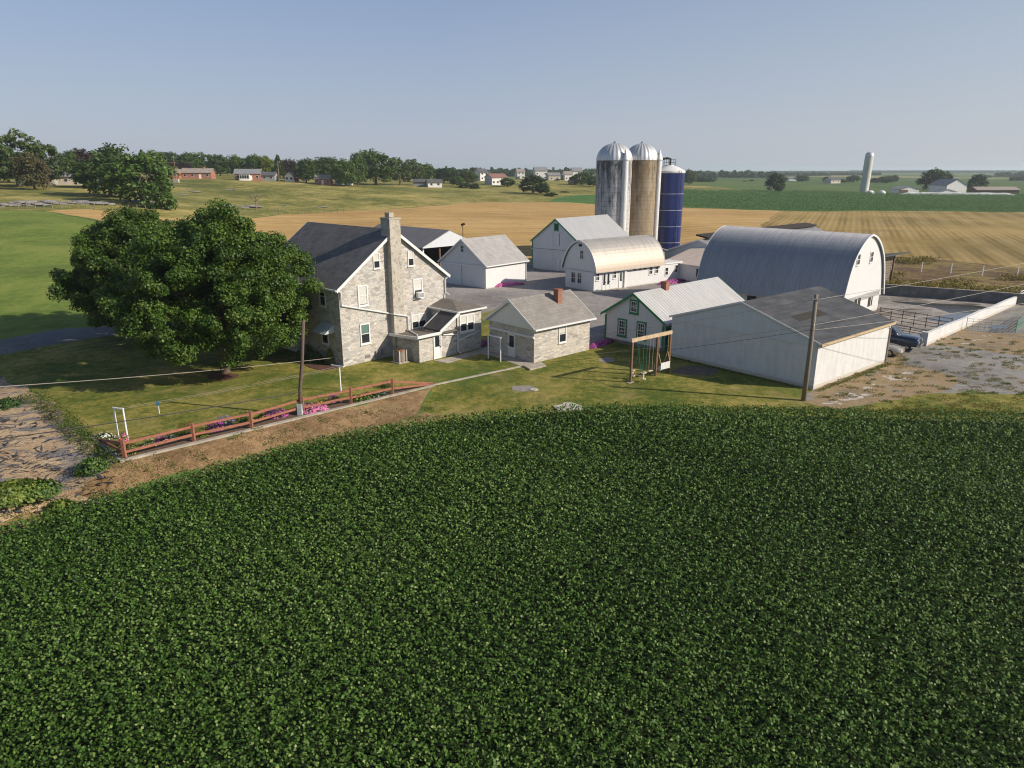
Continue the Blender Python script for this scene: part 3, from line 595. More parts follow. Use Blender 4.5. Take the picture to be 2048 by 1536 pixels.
# ------------------------------------------------------------------ tall white barn with green trim
BRM = metal_roof('barn_metal_roof', (.50, .50, .50), .5, .3, 'x', .3, seam=.8, streak=.3)
barn = thing('white_barn', 'tall white board barn with green trim and pale metal gable roof', 'barn', (10.2, 108.2, 0), R(50))
gable(barn, 'x', 9.1, 14.2, 4.5, 7.85, WBOARD, BRM, .25, .2, .1, GREEN, gutter=False)
win(barn, ('x', 0, -1), 4.0, 4.85, 6.2, 7.25, .12, GREEN, mun=(2, 3), rail=False)
MB().box(-.06, -.002, 3.8, 4.95, 3.95, 5.85).build('loft_door', WBOARD, barn); MB().box(-.08, -.002, 3.4, 5.2, 5.86, 5.98).build('loft_track', WHITE, barn)
bd = MB().box(-.08, -.002, 2.2, 4.9, .05, 3.1).build('sliding_door', WBOARD, barn); MB().box(-.1, -.081, 3.6, 4.3, .06, 1.95).build('wicket_door', WHITE, bd); MB().box(-.12, -.002, -.2, 9.2, 3.12, 3.24).build('door_track', WHITE, barn)
MB().box(-.06, .0, 9.0, 9.16, -.1, 4.45).build('corner_board', GREEN, barn)
for y0_, y1_, z0_, z1_ in ((4.905, 4.945, .05, 3.1), (2.155, 2.195, .05, 3.1), (4.955, 4.99, 3.95, 5.85), (3.76, 3.795, 3.95, 5.85)): MB().box(-.05, -.004, y0_, y1_, z0_, z1_).build('door_seam', SEAM, barn)
MB().box(-.04, -.003, -.1, 9.0, 3.25, 3.29).build('board_seam', SEAM, barn); MB().box(-.095, -.0805, 4.31, 4.34, .06, 1.97).build('door_seam', SEAM, bd); MB().box(-.095, -.0805, 3.56, 3.59, .06, 1.97).build('door_seam', SEAM, bd)
# ------------------------------------------------------------------ round roofed buildings
def arch(half, c, inner=0.0):
    pts = [(c - s - inner * .9, z - inner * .1) for s, z in half] + [(c + s + inner * .9, z - inner * .1) for s, z in reversed(half)][1:]
    return pts
def gothic(parent, ax, half, c, L, he, wm, rm, rw, og=.25, base=-.5, w0=None, w1=None, t=.1, trim=True, gm=None):
    """half: list of (half width, height) from eave to crown"""
    prof = arch([(s - .12, z - .06) for s, z in half[:-1]] + [(0, half[-1][1] - .1)], c)
    MB().prism(prof, ax, 0.0, L).build('gable_end', gm or wm, parent)
    MB().box(*((0, L, w0, w1) if ax == 'x' else (w0, w1, 0, L)), base, he - .003).build('wall', wm, parent)
    o = arch(half, c); out = arch([(s + t * (.9 if k < len(half) - 2 else .5), z + (.02 if k == 0 else t * .8)) for k, (s, z) in enumerate(half[:-1])] + [(0, half[-1][1] + t)], c)
    me = MB(); n = len(o); me.prism(o + out[::-1], ax, -og, L + og)
    r = me.build('roof', rm, parent)
    if trim:
        o2 = arch([(s - .05, z - .05) for s, z in half[:-1]] + [(0, half[-1][1] - .08)], c); out2 = arch([(s + t + .02, z + (.0 if k == 0 else t)) for k, (s, z) in enumerate(half[:-1])] + [(0, half[-1][1] + t + .03)], c)
        for e0, e1 in ((-og - .04, -og - .002), (L + og + .002, L + og + .04)): MB().prism(o2 + out2[::-1], ax, e0, e1).build('rake_board', WHITE, parent)
def smooth_half(pts, n=14):
    p = np.array(pts); tt = np.linspace(0, 1, len(p)); u = np.linspace(0, 1, n)
    def cr(y):
        m = np.gradient(y, tt); i = np.clip(np.searchsorted(tt, u) - 1, 0, len(tt) - 2); h = tt[1] - tt[0]; s = (u - tt[i]) / h
        return (2 * s**3 - 3 * s**2 + 1) * y[i] + (s**3 - 2 * s**2 + s) * h * m[i] + (-2 * s**3 + 3 * s**2) * y[i + 1] + (s**3 - s**2) * h * m[i + 1]
    return list(zip(cr(p[:, 0]).tolist(), cr(p[:, 1]).tolist()))
TANM = metal_roof('tan_arch_metal', (.43, .40, .36), .5, .25, 'x', .28, rust=(.30, .215, .14), rust_or_sun_z=(2.4, 5.6), seam=1.0, bump=.08, streak=.45, rib=.12)
milk = thing('milk_house', 'white milk house with rounded tan metal roof beside the asphalt yard', 'milk house', (10.53, 91.23, 0), R(38.2))
MH = smooth_half([(3.3, 2.5), (3.0, 3.45), (2.55, 4.4), (1.9, 5.3), (1.0, 5.95), (0, 6.3)], 13)
gothic(milk, 'x', MH, 2.72, 12.87, 2.56, WSID, TANM, 0, .22, w0=0, w1=5.43)
MF, ML = ('x', 0, -1), ('y', 0, -1)
win(milk, MF, 2.25, 3.08, .72, 2.22, .07, mun=(2, 0)); win(milk, MF, 3.44, 4.27, .68, 2.18, .07, mun=(2, 0)); win(milk, MF, 2.0, 2.7, 3.95, 5.12, .07, mun=(2, 0))
MB().box(-.06, -.002, 2.4, 2.95, 5.55, 5.9).build('vent', DARKIN, milk)
win(milk, ML, .3, .95, 1.38, 2.4, .06, mun=(2, 0)); win(milk, ML, 3.45, 4.05, 1.4, 2.38, .06, mun=(2, 0))
d = door(milk, ML, 1.5, 2.22, .04, 2.25, glass=(.3, .93)); d = door(milk, ML, 2.24, 2.96, .04, 2.25, glass=(.3, .93)); door(milk, ML, 4.6, 5.3, .04, 2.2, glass=(.42, .92))
MB().box(5.5, 5.85, -.22, -.002, -.1, 2.5).build('pilaster', WHITE, milk)
for a in (7.25, 8.3, 9.36): win(milk, ML, a, a + .64, 2.04, 2.38, .05, rail=False, mun=(2, 0), sill=False)
win(milk, ML, 10.5, 11.22, 1.32, 2.38, .06, mun=(2, 0)); win(milk, ML, 11.72, 12.44, 1.34, 2.4, .06, mun=(2, 0))
MB().box(-.3, 5.6, -.9, -.004, -.2, .06).build('stoop', CONC, milk)
MB().box(-.22, 12.9, -.62, -.03, 2.44, 2.5).build('soffit', WHITE, milk)
BIGM = metal_roof('arch_metal', (.285, .30, .32), .48, .25, 'y', .26, seam=1.25, streak=.3, rust=(.95, .86, .77), rust_or_sun_z=(8.6, 7.0), bump=.2, rib=.2)  # pale upper band: sunlight on the crown put into the colour
big = thing('arched_barn', 'large arched barn with grey metal roof and white end wall by the barnyard', 'barn', (33.84, 71.95, 0), R(43.8))
BH = smooth_half([(5.6, 1.75), (5.15, 3.2), (4.62, 4.75), (3.85, 6.2), (2.65, 7.4), (1.3, 8.2), (0, 8.55)], 19)
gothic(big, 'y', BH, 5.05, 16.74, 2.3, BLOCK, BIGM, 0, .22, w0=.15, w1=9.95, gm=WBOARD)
BF = ('y', 0, -1)
for a, c in ((1.9, 5.62), (5.4, 5.6)):
    win(big, BF, a + .2, a + 1.05, c, c + 1.2, .09, mun=(2, 0))
for a0, a1, z0, z1 in ((3.1, 4.6, .9, 2.0), (6.9, 8.0, .75, 1.75)):
    w = MB().box(a0, a1, -.05, -.002, z0, z1).build('opening', DARKIN, big); MB().box(a0 + .5, a0 + .62, -.09, -.051, z0, z1).build('jamb', WHITE, w)
for a in (3.2, 6.5, 9.5, 12.5): MB().box(.1, .149, a, a + 1.1, .9, 1.5).build('opening', DARKIN, big)
# ------------------------------------------------------------------ cottage and machine shed
COTM = metal_roof('cottage_metal', (.62, .60, .57), .45, .25, 'x', .42, seam=.84, bump=.8, streak=.3, rib=.32)
cot = thing('white_cottage', 'white clapboard cottage with green trim, ribbed metal roof and brick chimney', 'cottage', (13.01, 59.59, 0), R(44.4))
gable(cot, 'x', 6.33, 13.6, 2.66, 4.66, WSID, COTM, .36, .3, .08, GREEN, gutter=False)
CF = ('x', 0, -1)
for a0, a1, z0, z1, mu in ((2.72, 3.66, 2.88, 4.12, (3, 3)), (3.9, 4.88, .66, 2.26, (3, 4)), (1.82, 2.8, .7, 2.3, (3, 4))):
    win(cot, CF, a0 - .02, a1 + .02, z0, z1, .13, GREEN, rail=False, dep=.05)
    win(cot, CF, a0 + .12, a1 - .12, z0 + .14, z1 - .14, .06, WHITE, mun=mu, sill=False, dep=.075)
MB().box(-.05, .0, 6.2, 6.36, -.1, 2.4).build('corner_board', GREEN, cot); MB().box(-.05, .0, -.03, .14, -.1, 2.4).build('corner_board', GREEN, cot)
MB().box(-.06, .0, .02, 6.3, -.3, .28).build('foundation', DCONC, cot)
door(cot, ('y', 0, -1), .3, 1.2, .1, 2.15, GREEN, GREEN, glass=(.45, .9))
MB().box(4.1, 4.66, 2.75, 3.3, 4.0, 5.2).box(4.06, 4.70, 2.71, 3.34, 5.2, 5.3).build('chimney', BRICK, cot)
SHR = NT('black_roll_roof'); _s = SHR.sep(SHR.coord('obj'))
_fr = SHR.math('FRACT', SHR.math('DIVIDE', _s[1], 1.02)); _fx = SHR.math('FRACT', SHR.math('DIVIDE', _s[0], 3.4))
_l = SHR.math('MAXIMUM', SHR.math('LESS_THAN', _fr, .03), SHR.math('LESS_THAN', _fx, .012))
_c = SHR.ramp(SHR.noise(SHR.coord('obj', (.5, 1.2, 1)), .9, 6, .65), [(.3, (.038, .040, .044)), (.5, (.060, .062, .066)), (.7, (.098, .098, .10))])
_c = SHR.mix(SHR.math('MULTIPLY', _l, .5), _c, (.14, .135, .13))
SHR = SHR.done(_c, .75, 0, SHR.bump(SHR.noise(SHR.coord('obj'), 3, 4), .15, .02), .35)
shed = thing('machine_shed', 'long low white block machine shed with flat pitched black roof', 'shed', (21.52, 48.50, 0), R(40.2))
gable(shed, 'x', 12.68, 11.78, 3.34, 5.36, BLOCK, SHR, .2, .12, .1, None)
MB().prism([(.06, 3.1), (12.62, 3.1), (12.62, 3.3), (6.34, 5.3), (.06, 3.3)], 'x', -.06, -.003).build('gable_siding', WMETAL, shed)
m_ = (5.36 - 3.34) / 6.34
for s0, s1 in ((-.22, 6.34), (12.9, 6.34)): MB().prism([(s0, 3.34 - .22 * m_), (s1, 5.36), (s1, 5.36 + .16), (s0, 3.34 - .22 * m_ + .16)], 'x', -.16, -.122).build('rake_board', WHITE, shed)
MB().box(-.12, 11.9, -.32, -.202, 3.2, 3.36).build('eave_board', plain('raw_eave', (.48, .36, .21), .8), shed)
b = MB(); b.prism([(2.6, 3.34 + .118 + 2.6 * m_), (3.4, 3.34 + .118 + 3.4 * m_), (3.4, 3.355 + .118 + 3.4 * m_), (2.6, 3.355 + .118 + 2.6 * m_)], 'x', 2.0, 6.2); b.build('roof_patch', plain('brown_patch', (.035, .03, .022), .9), shed)
spout(shed, [(11.6, -.2, 3.05), (11.68, -.07, 2.85), (11.68, -.07, .0)], m=plain('old_spout', (.3, .25, .2), .7))
MB().box(-.1, -.062, 10.3, 10.36, 3.05, 3.2) if 0 else None
# ------------------------------------------------------------------ cattle barns behind
GSH = metal_roof('grey_sheet', (.36, .36, .365), .5, .3, 'y', .3, seam=.9, streak=.4)
GSX = metal_roof('grey_sheet_x', (.33, .33, .335), .5, .3, 'x', .3, seam=.9, streak=.4)
TSX = metal_roof('tan_sheet', (.74, .60, .49), .55, .05, 'y', .5, seam=1.0, streak=.35, bump=1.0, rib=.6)
wing = thing('parlor_wing', 'low white wing with flat parapet and ribbed tan lean-to roof beside the arched barn', 'outbuilding', (10.53, 91.23, 0), R(38.2))
b = MB(); b.box(12.9, 17.55, .02, 6, -.4, 2.42); b.box(17.0, 23.5, -5.2, 2.8, -.4, 2.22); b.build('wall', WBOARD, wing)
MB().box(12.88, 17.62, -.12, 2.6, 2.425, 2.62).build('parapet', WHITE, wing)
MB().prism([(16.75, 2.24), (23.6, 3.85), (23.6, 3.95), (16.75, 2.34)], 'y', -5.6, 3.0).build('roof', TSX, wing)
WF = ('y', .02, -1)
win(wing, WF, 13.9, 14.55, .9, 2.0, .06, mun=(1, 0)); win(wing, WF, 16.0, 16.6, 1.1, 2.2, .06)
MB().box(16.94, 16.998, -4.0, -3.0, .8, 1.9).build('opening', DARKIN, wing)
fs = thing('freestall_barn', 'long low white gabled cattle barn behind the arched barn', 'cattle barn', (32.97, 103.1, 0), R(43.7))
gable(fs, 'x', 14, 38, 2.6, 5.0, WMETAL, GSX, .3, .3, .1, WHITE, gutter=False)
MB().prism([(6.3, 5.15), (8.3, 5.5), (8.35, 5.72), (6.2, 5.4)], 'x', 1, 38.3).build('ridge_vent', DARKIN, fs)
fr_ = thing('feed_room', 'low grey roofed feed room between milk house and blue silo', 'outbuilding', (10.53, 91.23, 0), R(38.2))
b = MB(); b.box(13.2, 21, 6.1, 14, -.4, 3.3); b.build('wall', DCONC, fr_)
MB().prism([(12.9, 3.25), (17, 4.5), (21.3, 3.35), (21.3, 3.45), (17, 4.6), (12.9, 3.35)], 'y', 5.8, 14.5).build('roof', GSH, fr_)
osl = thing('open_pole_shed', 'open fronted white pole shed with long grey roof behind the farmhouse', 'pole shed', (-13.6, 109.3, 0), R(45))
b = MB(); b.box(0, .15, .3, 18, -.4, 3.9); b.box(9.85, 10, .3, 18, -.4, 3.9); b.box(.15, 9.85, 17.85, 18, -.4, 3.9); b.build('wall', plain('shed_boards', (.13, .06, .045), .85, var=.4, scale=5, sc=(6, 6, .4)), osl)
MB().prism(chevron(10, 3.85, 6.0, .4, .01, .12), 'y', -.4, 18.3).build('roof', metal_roof('old_sheet', (.22, .20, .195), .6, .1, 'y', .3, streak=.5), osl)
MB().prism([(-.35, 3.7), (10.35, 3.7), (10.3, 3.86), (5, 6.02), (-.3, 3.86)], 'y', -.52, -.405).build('gable_siding', WMETAL, osl)
for x in (.15, 3.4, 6.6, 9.7): MB().box(x - .1, x + .1, .0, .2, -.3, 3.72).build('post', WHITE if x < .3 else WOODB, osl)
osr = thing('open_loafing_shed', 'open dark loafing shed with overhanging roof behind the arched barn', 'pole shed', (50.2, 95.6, 0), R(40))
MB().prism([(-1.0, 4.25), (8.6, 2.7), (8.6, 2.85), (-1.0, 4.42)], 'x', -8, 4.2).build('roof', plain('tar_roof', (.07, .068, .066), .8, var=.3), osr)
b = MB()
for k in range(11): b.box(-8, 2.2, .3, .38, .3 + k * .34, .56 + k * .34)
b.build('wall', plain('grey_boards', (.19, .155, .12), .9, var=.35, scale=4), osr)
for x in (-7.8, -4.5, -1.2, 2.3): MB().box(x - .09, x + .09, .05, .25, -.3, 4.05).build('post', WOODB, osr)
for x in (-4.5, 2.3): MB().box(x - .09, x + .09, 8.2, 8.4, -.3, 2.74).build('post', WOODB, osr)
# ------------------------------------------------------------------ silos
def stave_mat(name, base, dark, brown, kd, kb):
    t = NT(name); co = t.coord('obj'); s = t.sep(co); ang = t.math('ARCTAN2', s[1], s[0])
    v = t.comb(t.math('MULTIPLY', ang, 2.9), s[2], 0.0)
    br = t.n('ShaderNodeTexBrick', {'Vector': v, 'Color1': (*base, 1), 'Color2': tuple(x * .82 for x in base) + (1,), 'Mortar': tuple(x * .6 for x in base) + (1,), 'Scale': 1.0, 'Mortar Size': .012, 'Brick Width': .28, 'Row Height': .76})
    cyl = t.comb(t.math('MULTIPLY', t.math('COSINE', ang), 2.9), t.math('MULTIPLY', t.math('SINE', ang), 2.9), t.math('MULTIPLY', s[2], .16))
    n1 = t.noise(cyl, 2.1, 8, .72); n2 = t.noise(co, .35, 3); top = t.math('DIVIDE', s[2], 17.0)
    d = t.math('ADD', t.math('MULTIPLY', t.math('SUBTRACT', n1, .5), 1.9), t.math('MULTIPLY', t.math('SUBTRACT', top, kd), .5))
    c = t.mix(t.math('MULTIPLY_ADD', d, 3.0, .15, True), br.outputs['Color'], dark)
    c = t.mix(t.math('MULTIPLY', t.ramp(t.noise(cyl, .7, 4), [(.35, (.2, .2, .2)), (.6, (1, 1, 1))]), kb), c, brown)
    hoop = t.math('LESS_THAN', t.math('FRACT', t.math('DIVIDE', s[2], .76)), .05); c = t.mix(t.math('MULTIPLY', hoop, .55), c, (.09, .08, .07))
    return t.done(c, .85, 0, t.bump(br.outputs['Fac'], -.3, .02), .25)
def dome_mat():
    t = NT('dome_metal'); s = t.sep(t.coord('obj')); ang = t.math('ARCTAN2', s[1], s[0])
    fr = t.math('FRACT', t.math('MULTIPLY', ang, 24 / (2 * math.pi))); seam = t.math('LESS_THAN', fr, .09)
    sh = t.n('ShaderNodeTexWhiteNoise', {'W': t.math('FLOOR', t.math('MULTIPLY', ang, 24 / (2 * math.pi)))}, noise_dimensions='1D').outputs['Value']
    c = t.mix(t.math('MULTIPLY', sh, .4), (.66, .66, .65), (.46, .46, .46)); c = t.mix(t.math('MULTIPLY', seam, .6), c, (.25, .25, .25))
    c = t.mix(.3, c, t.ramp(t.noise(t.coord('obj', (1, 1, .4)), 1.2, 5), [(.35, (.3, .28, .26)), (.65, (.7, .7, .69))]))
    return t.done(c, .45, .5, t.bump(t.math('SINE', t.math('MULTIPLY', ang, 24)), .5, .05), .5)
DOME = dome_mat()
def silo(name, label, x, y, r, ht, dome, m, chute_ang):
    s = thing(name, label, 'silo', (x, y, 0))
    MB().lathe([(r, -.5), (r, ht)], 48).build('barrel', m, s, smooth=True)
    pr = [(r * 1.015, ht - .12)] + [(r * 1.015 * math.cos(a), ht + dome * math.sin(a)) for a in np.linspace(0, math.pi / 2 * .97, 12)] + [(.0, ht + dome)]
    d = MB().lathe(pr, 48).build('dome', DOME, s, smooth=True)
    MB().lathe([(.3, ht + dome - .05), (.3, ht + dome + .12), (.1, ht + dome + .28), (0, ht + dome + .3)], 10).build('vent_cap', GALV, d)
    cx, cy = (r + .18) * math.cos(chute_ang), (r + .18) * math.sin(chute_ang)
    c = MB().lathe([(.5, 0), (.5, ht - .1), (.62, ht - .1), (.6, ht + .15), (.05, ht + 1.75), (0, ht + 1.75)], 18, (cx, cy, 0)).build('chute', plain(name + '_chute', (.66, .65, .63), .5, .15, var=.2, scale=3, sc=(2, 2, .4)), s, smooth=False)
    return s
silo('stave_silo', 'grey stained concrete silo with shiny dome, left of the pair', 17.6, 128, 3.05, 16.75, 2.75, stave_mat('grey_staves', (.56, .55, .54), (.075, .07, .072), (.2, .18, .16), .62, .10), R(-62))
silo('stave_silo', 'brown stained concrete silo with shiny dome, beside the blue silo', 23.0, 132.2, 2.95, 16.85, 2.75, stave_mat('brown_staves', (.42, .36, .27), (.085, .065, .04), (.25, .18, .10), .6, .7), R(-22))
t = NT('blue_glass_steel'); co = t.coord('obj'); s_ = t.sep(co); ang = t.math('ARCTAN2', s_[1], s_[0])
c_ = t.ramp(t.noise(t.comb(t.math('MULTIPLY', ang, 2), 0.0, t.math('MULTIPLY', s_[2], .02)), 2.5, 4), [(.35, (.009, .014, .075)), (.65, (.017, .032, .155))])
c_ = t.mix(t.math('MULTIPLY', t.math('LESS_THAN', t.math('FRACT', t.math('MULTIPLY', ang, 20 / 6.2832)), .03), .3), c_, (.12, .16, .35))
BLUE = t.done(c_, .28, .1, None, .5)
bs = thing('blue_silo', 'dark blue steel silo with white cone roof and loading pipe', 'silo', (28.7, 135.3, 0))
MB().lathe([(2.8, -.5), (2.8, 14.75)], 48).build('barrel', BLUE, bs, smooth=True)
for z in (2.2, 5.1, 8.0, 10.9): MB().lathe([(2.81, z), (2.83, z + .01), (2.83, z + .07), (2.81, z + .08)], 48).build('hoop', plain('pale_hoop', (.42, .43, .48), .5) if z == 2.2 else bpy.data.materials['pale_hoop'], bs)
MB().lathe([(2.86, 14.55), (2.92, 14.75), (2.88, 14.95), (1.5, 15.65), (.9, 15.85), (.85, 15.95), (0, 15.98)], 40).build('cone_roof', WHITE, bs, smooth=False)
b = MB()
for k in range(8):
    a = k * math.pi / 4; b.bar((1.1 * math.cos(a), 1.1 * math.sin(a), 15.6), (1.1 * math.cos(a), 1.1 * math.sin(a), 16.95), .05); c = a + math.pi / 4
    for z in (16.4, 16.95): b.bar((1.1 * math.cos(a), 1.1 * math.sin(a), z), (1.1 * math.cos(c), 1.1 * math.sin(c), z), .05)
b.build('safety_rail', BLACK, bs)
MB().tube([(-2.8, -.5, 14.6), (-2.65, -.45, 15.5), (-2.2, -.4, 16.4), (-1.4, -.25, 17.0), (-.5, -.1, 17.15), (.1, 0, 17.05), (.1, 0, 15.9)], .2, 8).build('loading_pipe', BLACK, bs)
b = MB()
for k in range(44): b.bar((1.2, -2.75, .3 + k * .34), (1.65, -2.6, .3 + k * .34), .04)
b.bar((1.2, -2.75, 0), (1.2, -2.75, 15), .05); b.bar((1.65, -2.6, 0), (1.65, -2.6, 15), .05); b.build('ladder', BLUE, bs)
# ------------------------------------------------------------------ soybeans: one mesh of some hundred thousand leaflets
LEAFS = leafmat('soy_leaf', (.032, .080, .009), (.084, .165, .021), (.25, .32, .10), .55, .22, .25, 0.0)
def fieldz(x, y): return .13 * np.sin(x * .31 + .4 * np.sin(y * .21)) * np.sin(y * .27 + 1) + .06 * np.sin(x * .9 + y * .5) * np.sin(y * .8 - x * .3)
def scatter(poly, n, box):
    x = rng.uniform(box[0], box[1], n); y = rng.uniform(box[2], box[3], n); p = np.stack([x, y], 1)
    p = p[inside(poly, p)]; return p
soyq, soyt = [], []
for y0, y1, den, ls in ((4, 13, 60, .15), (13, 20, 300, .105), (20, 28, 250, .11), (28, 37, 210, .12), (37, 52, 180, .135)):
    bx = (-46, 60, y0, y1); n = int((bx[1] - bx[0]) * (y1 - y0) * den)
    p = scatter(SOYD, n, bx); p = p[np.abs(p[:, 0]) < p[:, 1] * .86 + 7]
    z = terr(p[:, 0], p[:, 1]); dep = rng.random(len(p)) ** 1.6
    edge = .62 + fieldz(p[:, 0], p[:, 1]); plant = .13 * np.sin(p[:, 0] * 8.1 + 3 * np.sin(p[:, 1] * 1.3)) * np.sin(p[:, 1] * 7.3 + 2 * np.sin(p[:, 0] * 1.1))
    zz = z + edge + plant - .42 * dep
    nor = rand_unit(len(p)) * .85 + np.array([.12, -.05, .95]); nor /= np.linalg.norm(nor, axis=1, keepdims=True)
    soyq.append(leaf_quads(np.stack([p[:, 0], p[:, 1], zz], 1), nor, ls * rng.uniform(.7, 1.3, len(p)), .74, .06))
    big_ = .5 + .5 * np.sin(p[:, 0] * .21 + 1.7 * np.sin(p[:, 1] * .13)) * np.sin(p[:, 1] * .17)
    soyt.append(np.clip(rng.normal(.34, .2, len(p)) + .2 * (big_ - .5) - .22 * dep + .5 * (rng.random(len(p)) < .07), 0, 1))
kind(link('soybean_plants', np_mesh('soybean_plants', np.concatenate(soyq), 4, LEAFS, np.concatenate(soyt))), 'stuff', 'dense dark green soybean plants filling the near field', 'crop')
# ------------------------------------------------------------------ corn beyond the stubble
CORNL = leafmat('corn_leaf', (.05, .12, .028), (.08, .165, .04), (.13, .21, .06), .5, .2, .3, 0.0)
cx = np.array(CORND); bx = (cx[:, 0].min(), cx[:, 0].max(), cx[:, 1].min(), cx[:, 1].max())
p = scatter(CORND, 420000, bx); p = p[(p[:, 0] < p[:, 1] * .86 + 30) & (rng.random(len(p)) < np.clip((300 / p[:, 1]) ** 1.0, 0, 1))]
z = terr(p[:, 0], p[:, 1]) + .2 + 1.3 * rng.random(len(p)) + .15 * fieldz(p[:, 0] * .3, p[:, 1] * .3)
nor = rand_unit(len(p)) * .6 + np.array([.1, -.1, 1.0]); nor /= np.linalg.norm(nor, axis=1, keepdims=True)
kind(link('corn_plants', np_mesh('corn_plants', leaf_quads(np.stack([p[:, 0], p[:, 1], z], 1), nor, rng.uniform(.4, .75, len(p)), .4), 4, CORNL, np.clip(rng.normal(.5, .2, len(p)), 0, 1))), 'stuff', 'green corn growing beyond the harvested field', 'crop')
# ------------------------------------------------------------------ the two maples
MAPLE = leafmat('maple_leaf', (.025, .060, .008), (.060, .118, .014), (.125, .19, .03), .5, .25, .3, .15)
def big_tree(label, x, y, base, crown, rad, n, per, leaf, seed, cb, group=None):
    global rng
    rng = np.random.default_rng(seed); random.seed(seed)
    tr = thing('maple_tree', label, 'tree', (x, y, base))
    cx, cy, cz = crown; rx, ry, rz = rad
    d = rand_unit(n * 3); d = d[(d[:, 2] > -.75)][:n]
    k = np.where(rng.random(len(d)) < .25, rng.uniform(.35, .8, len(d)), rng.uniform(.78, 1.0, len(d))) * (1 + .10 * np.sin(d[:, 0] * 5 + seed) * np.sin(d[:, 1] * 4.3) + .1 * np.sin(d[:, 2] * 7 + d[:, 0] * 6))
    low = np.where(d[:, 2] < 0, 1.05, 1.05 - .28 * np.abs(d[:, 2]) ** 1.5)
    c = np.stack([cx + d[:, 0] * rx * k * low, cy + d[:, 1] * ry * k * low, cz + d[:, 2] * rz * k], 1)
    c[:, 2] = np.maximum(c[:, 2], cb + rng.uniform(0, .9, len(c)))
    r = rng.uniform(.55, 1.0, len(c))
    v, tint = crown_arrays(np.column_stack([c, r]), per, leaf, .3, .75)
    link('crown', np_mesh('crown', v, 4, MAPLE, tint), tr)
    b = MB(); b.tube([(0, 0, -.4), (.0, 0, .15), (.05, 0, 1.6), (.1, .05, 3.0)], [.52, .38, .30, .27], 12)
    for k in range(9):
        a = k * 2.4; e = Vector((math.cos(a), math.sin(a), random.uniform(.5, 1.6))).normalized(); limb_mesh(b, Vector((.08, .03, 1.9 + k * .16)), e, random.uniform(2.6, 4.2), .15, 2)
    b.build('trunk', BARK, tr, smooth=True)
    return tr
big_tree('broad green maple with its trunk showing on the lawn before the farmhouse', -22.2, 52.9, 0, (-.1, .3, 6.0), (6.4, 6.4, 5.9), 560, 390, .175, 3, 1.0)
q = P(238, 692)
big_tree('second dark maple, farther back by the drive, left of the first', float(q[0]) + 1.9, float(q[1]) + .5, 0, (-.5, 1.4, 5.9), (5.5, 5.6, 5.5), 480, 360, .18, 11, 1.0)
rng = np.random.default_rng(21); random.seed(21)
# ------------------------------------------------------------------ retaining wall, walks and slabs
rot_w = math.atan2(WD[1], WD[0])
rw = thing('retaining_wall', 'low concrete retaining wall under the red rail fence', 'retaining wall', (WA[0], WA[1], 0), rot_w)
b = MB(); b.prism([(-.1, -1.3), (WL + .1, -.5), (WL + .1, .06), (-.1, .1)], 'y', -.12, .16); b.build('long_wall', CONC, rw)
e = (P(197, 884)[:2] - WA); e = e / np.linalg.norm(e); ex, ey = float(e @ WD), float(e @ -WN)
b = MB(); b.bar((0.05 * ex, .17 + .02 * ey, -.42), (5.0 * ex, 5.0 * ey, -.42), .24, 1.0); b.build('return_wall', CONC, rw)
def slab(name, poly, m, top=.035, label=None, cat=None, k='structure', bot=-.1):
    o = MB().prism([tuple(p[:2]) for p in poly], 'z', bot, top).build(name, m)
    if k == 'structure': kind(o, 'structure')
    else: tag(o, label, cat)
    return o
slab('walkway', [P(*p) for p in ((868, 722), (905, 714), (935, 706), (968, 695), (990, 690), (1068, 727), (1055, 737), (1036, 731), (985, 712), (960, 708), (930, 716), (895, 727))], CONC, .03)
W2 = P(1040, 734)[:2]; W3 = P(866, 771)[:2]; d_ = (W2 - W3) / np.linalg.norm(W2 - W3)
o = thing('garden_kerb', 'narrow concrete kerb running from the red fence to the stone outbuilding', 'kerb', (W3[0], W3[1], 0), math.atan2(d_[1], d_[0]))
MB().box(.0, float(np.linalg.norm(W2 - W3)), -.1, .12, -.5, .07).build('kerb_stone', CONC, o)
MB().box(.0, float(np.linalg.norm(W2 - W3)), -.24, -.103, -.5, -.08).build('brick_face', plain('old_brick', (.27, .16, .10), .9, var=.4, scale=6), o)
s0 = P(1050, 740); o = tag(MB().prism([tuple(P(*p)[:2]) for p in ((1046, 733), (1082, 727), (1092, 733), (1060, 741))], 'z', -.3, .12).build('stone_step', CONC), 'flat concrete step at the corner of the stone outbuilding', 'step')
def blob_poly(u, v, ru, rv, n=12, j=.18):
    return [P(u + ru * math.cos(a) * (1 + random.uniform(-j, j)), v + rv * math.sin(a) * (1 + random.uniform(-j, j))) for a in np.linspace(0, 2 * math.pi, n, endpoint=False)]
PALE = plain('pale_rock', (.46, .41, .35), .95, var=.2, scale=2, bump=.4)
slab('pale_bedrock', [P(*p) for p in ((1106, 812), (1122, 810), (1128, 806), (1142, 806), (1150, 808), (1170, 816), (1160, 822), (1115, 822))], PALE, .05, 'pale flat bedrock showing in the lawn at the bean field edge', 'rock', 't')
slab('stone_pad', blob_poly(1048, 777, 25, 6.5, 16, .12), plain('grey_grit', (.25, .22, .20), .95, var=.35, scale=3), .008, 'round grey gravel patch in the middle of the lawn', 'gravel patch', 't')
slab('flat_stone', blob_poly(1069, 780, 8, 2.8), PALE, .05, 'small pale stone at the edge of the round gravel patch', 'rock', 't')
slab('stone_pad', blob_poly(1213, 720, 17, 5), plain('grey_grit2', (.24, .21, .20), .95, var=.35, scale=3), .008, 'grey stone patch in the lawn beside the stone outbuilding', 'gravel patch', 't')
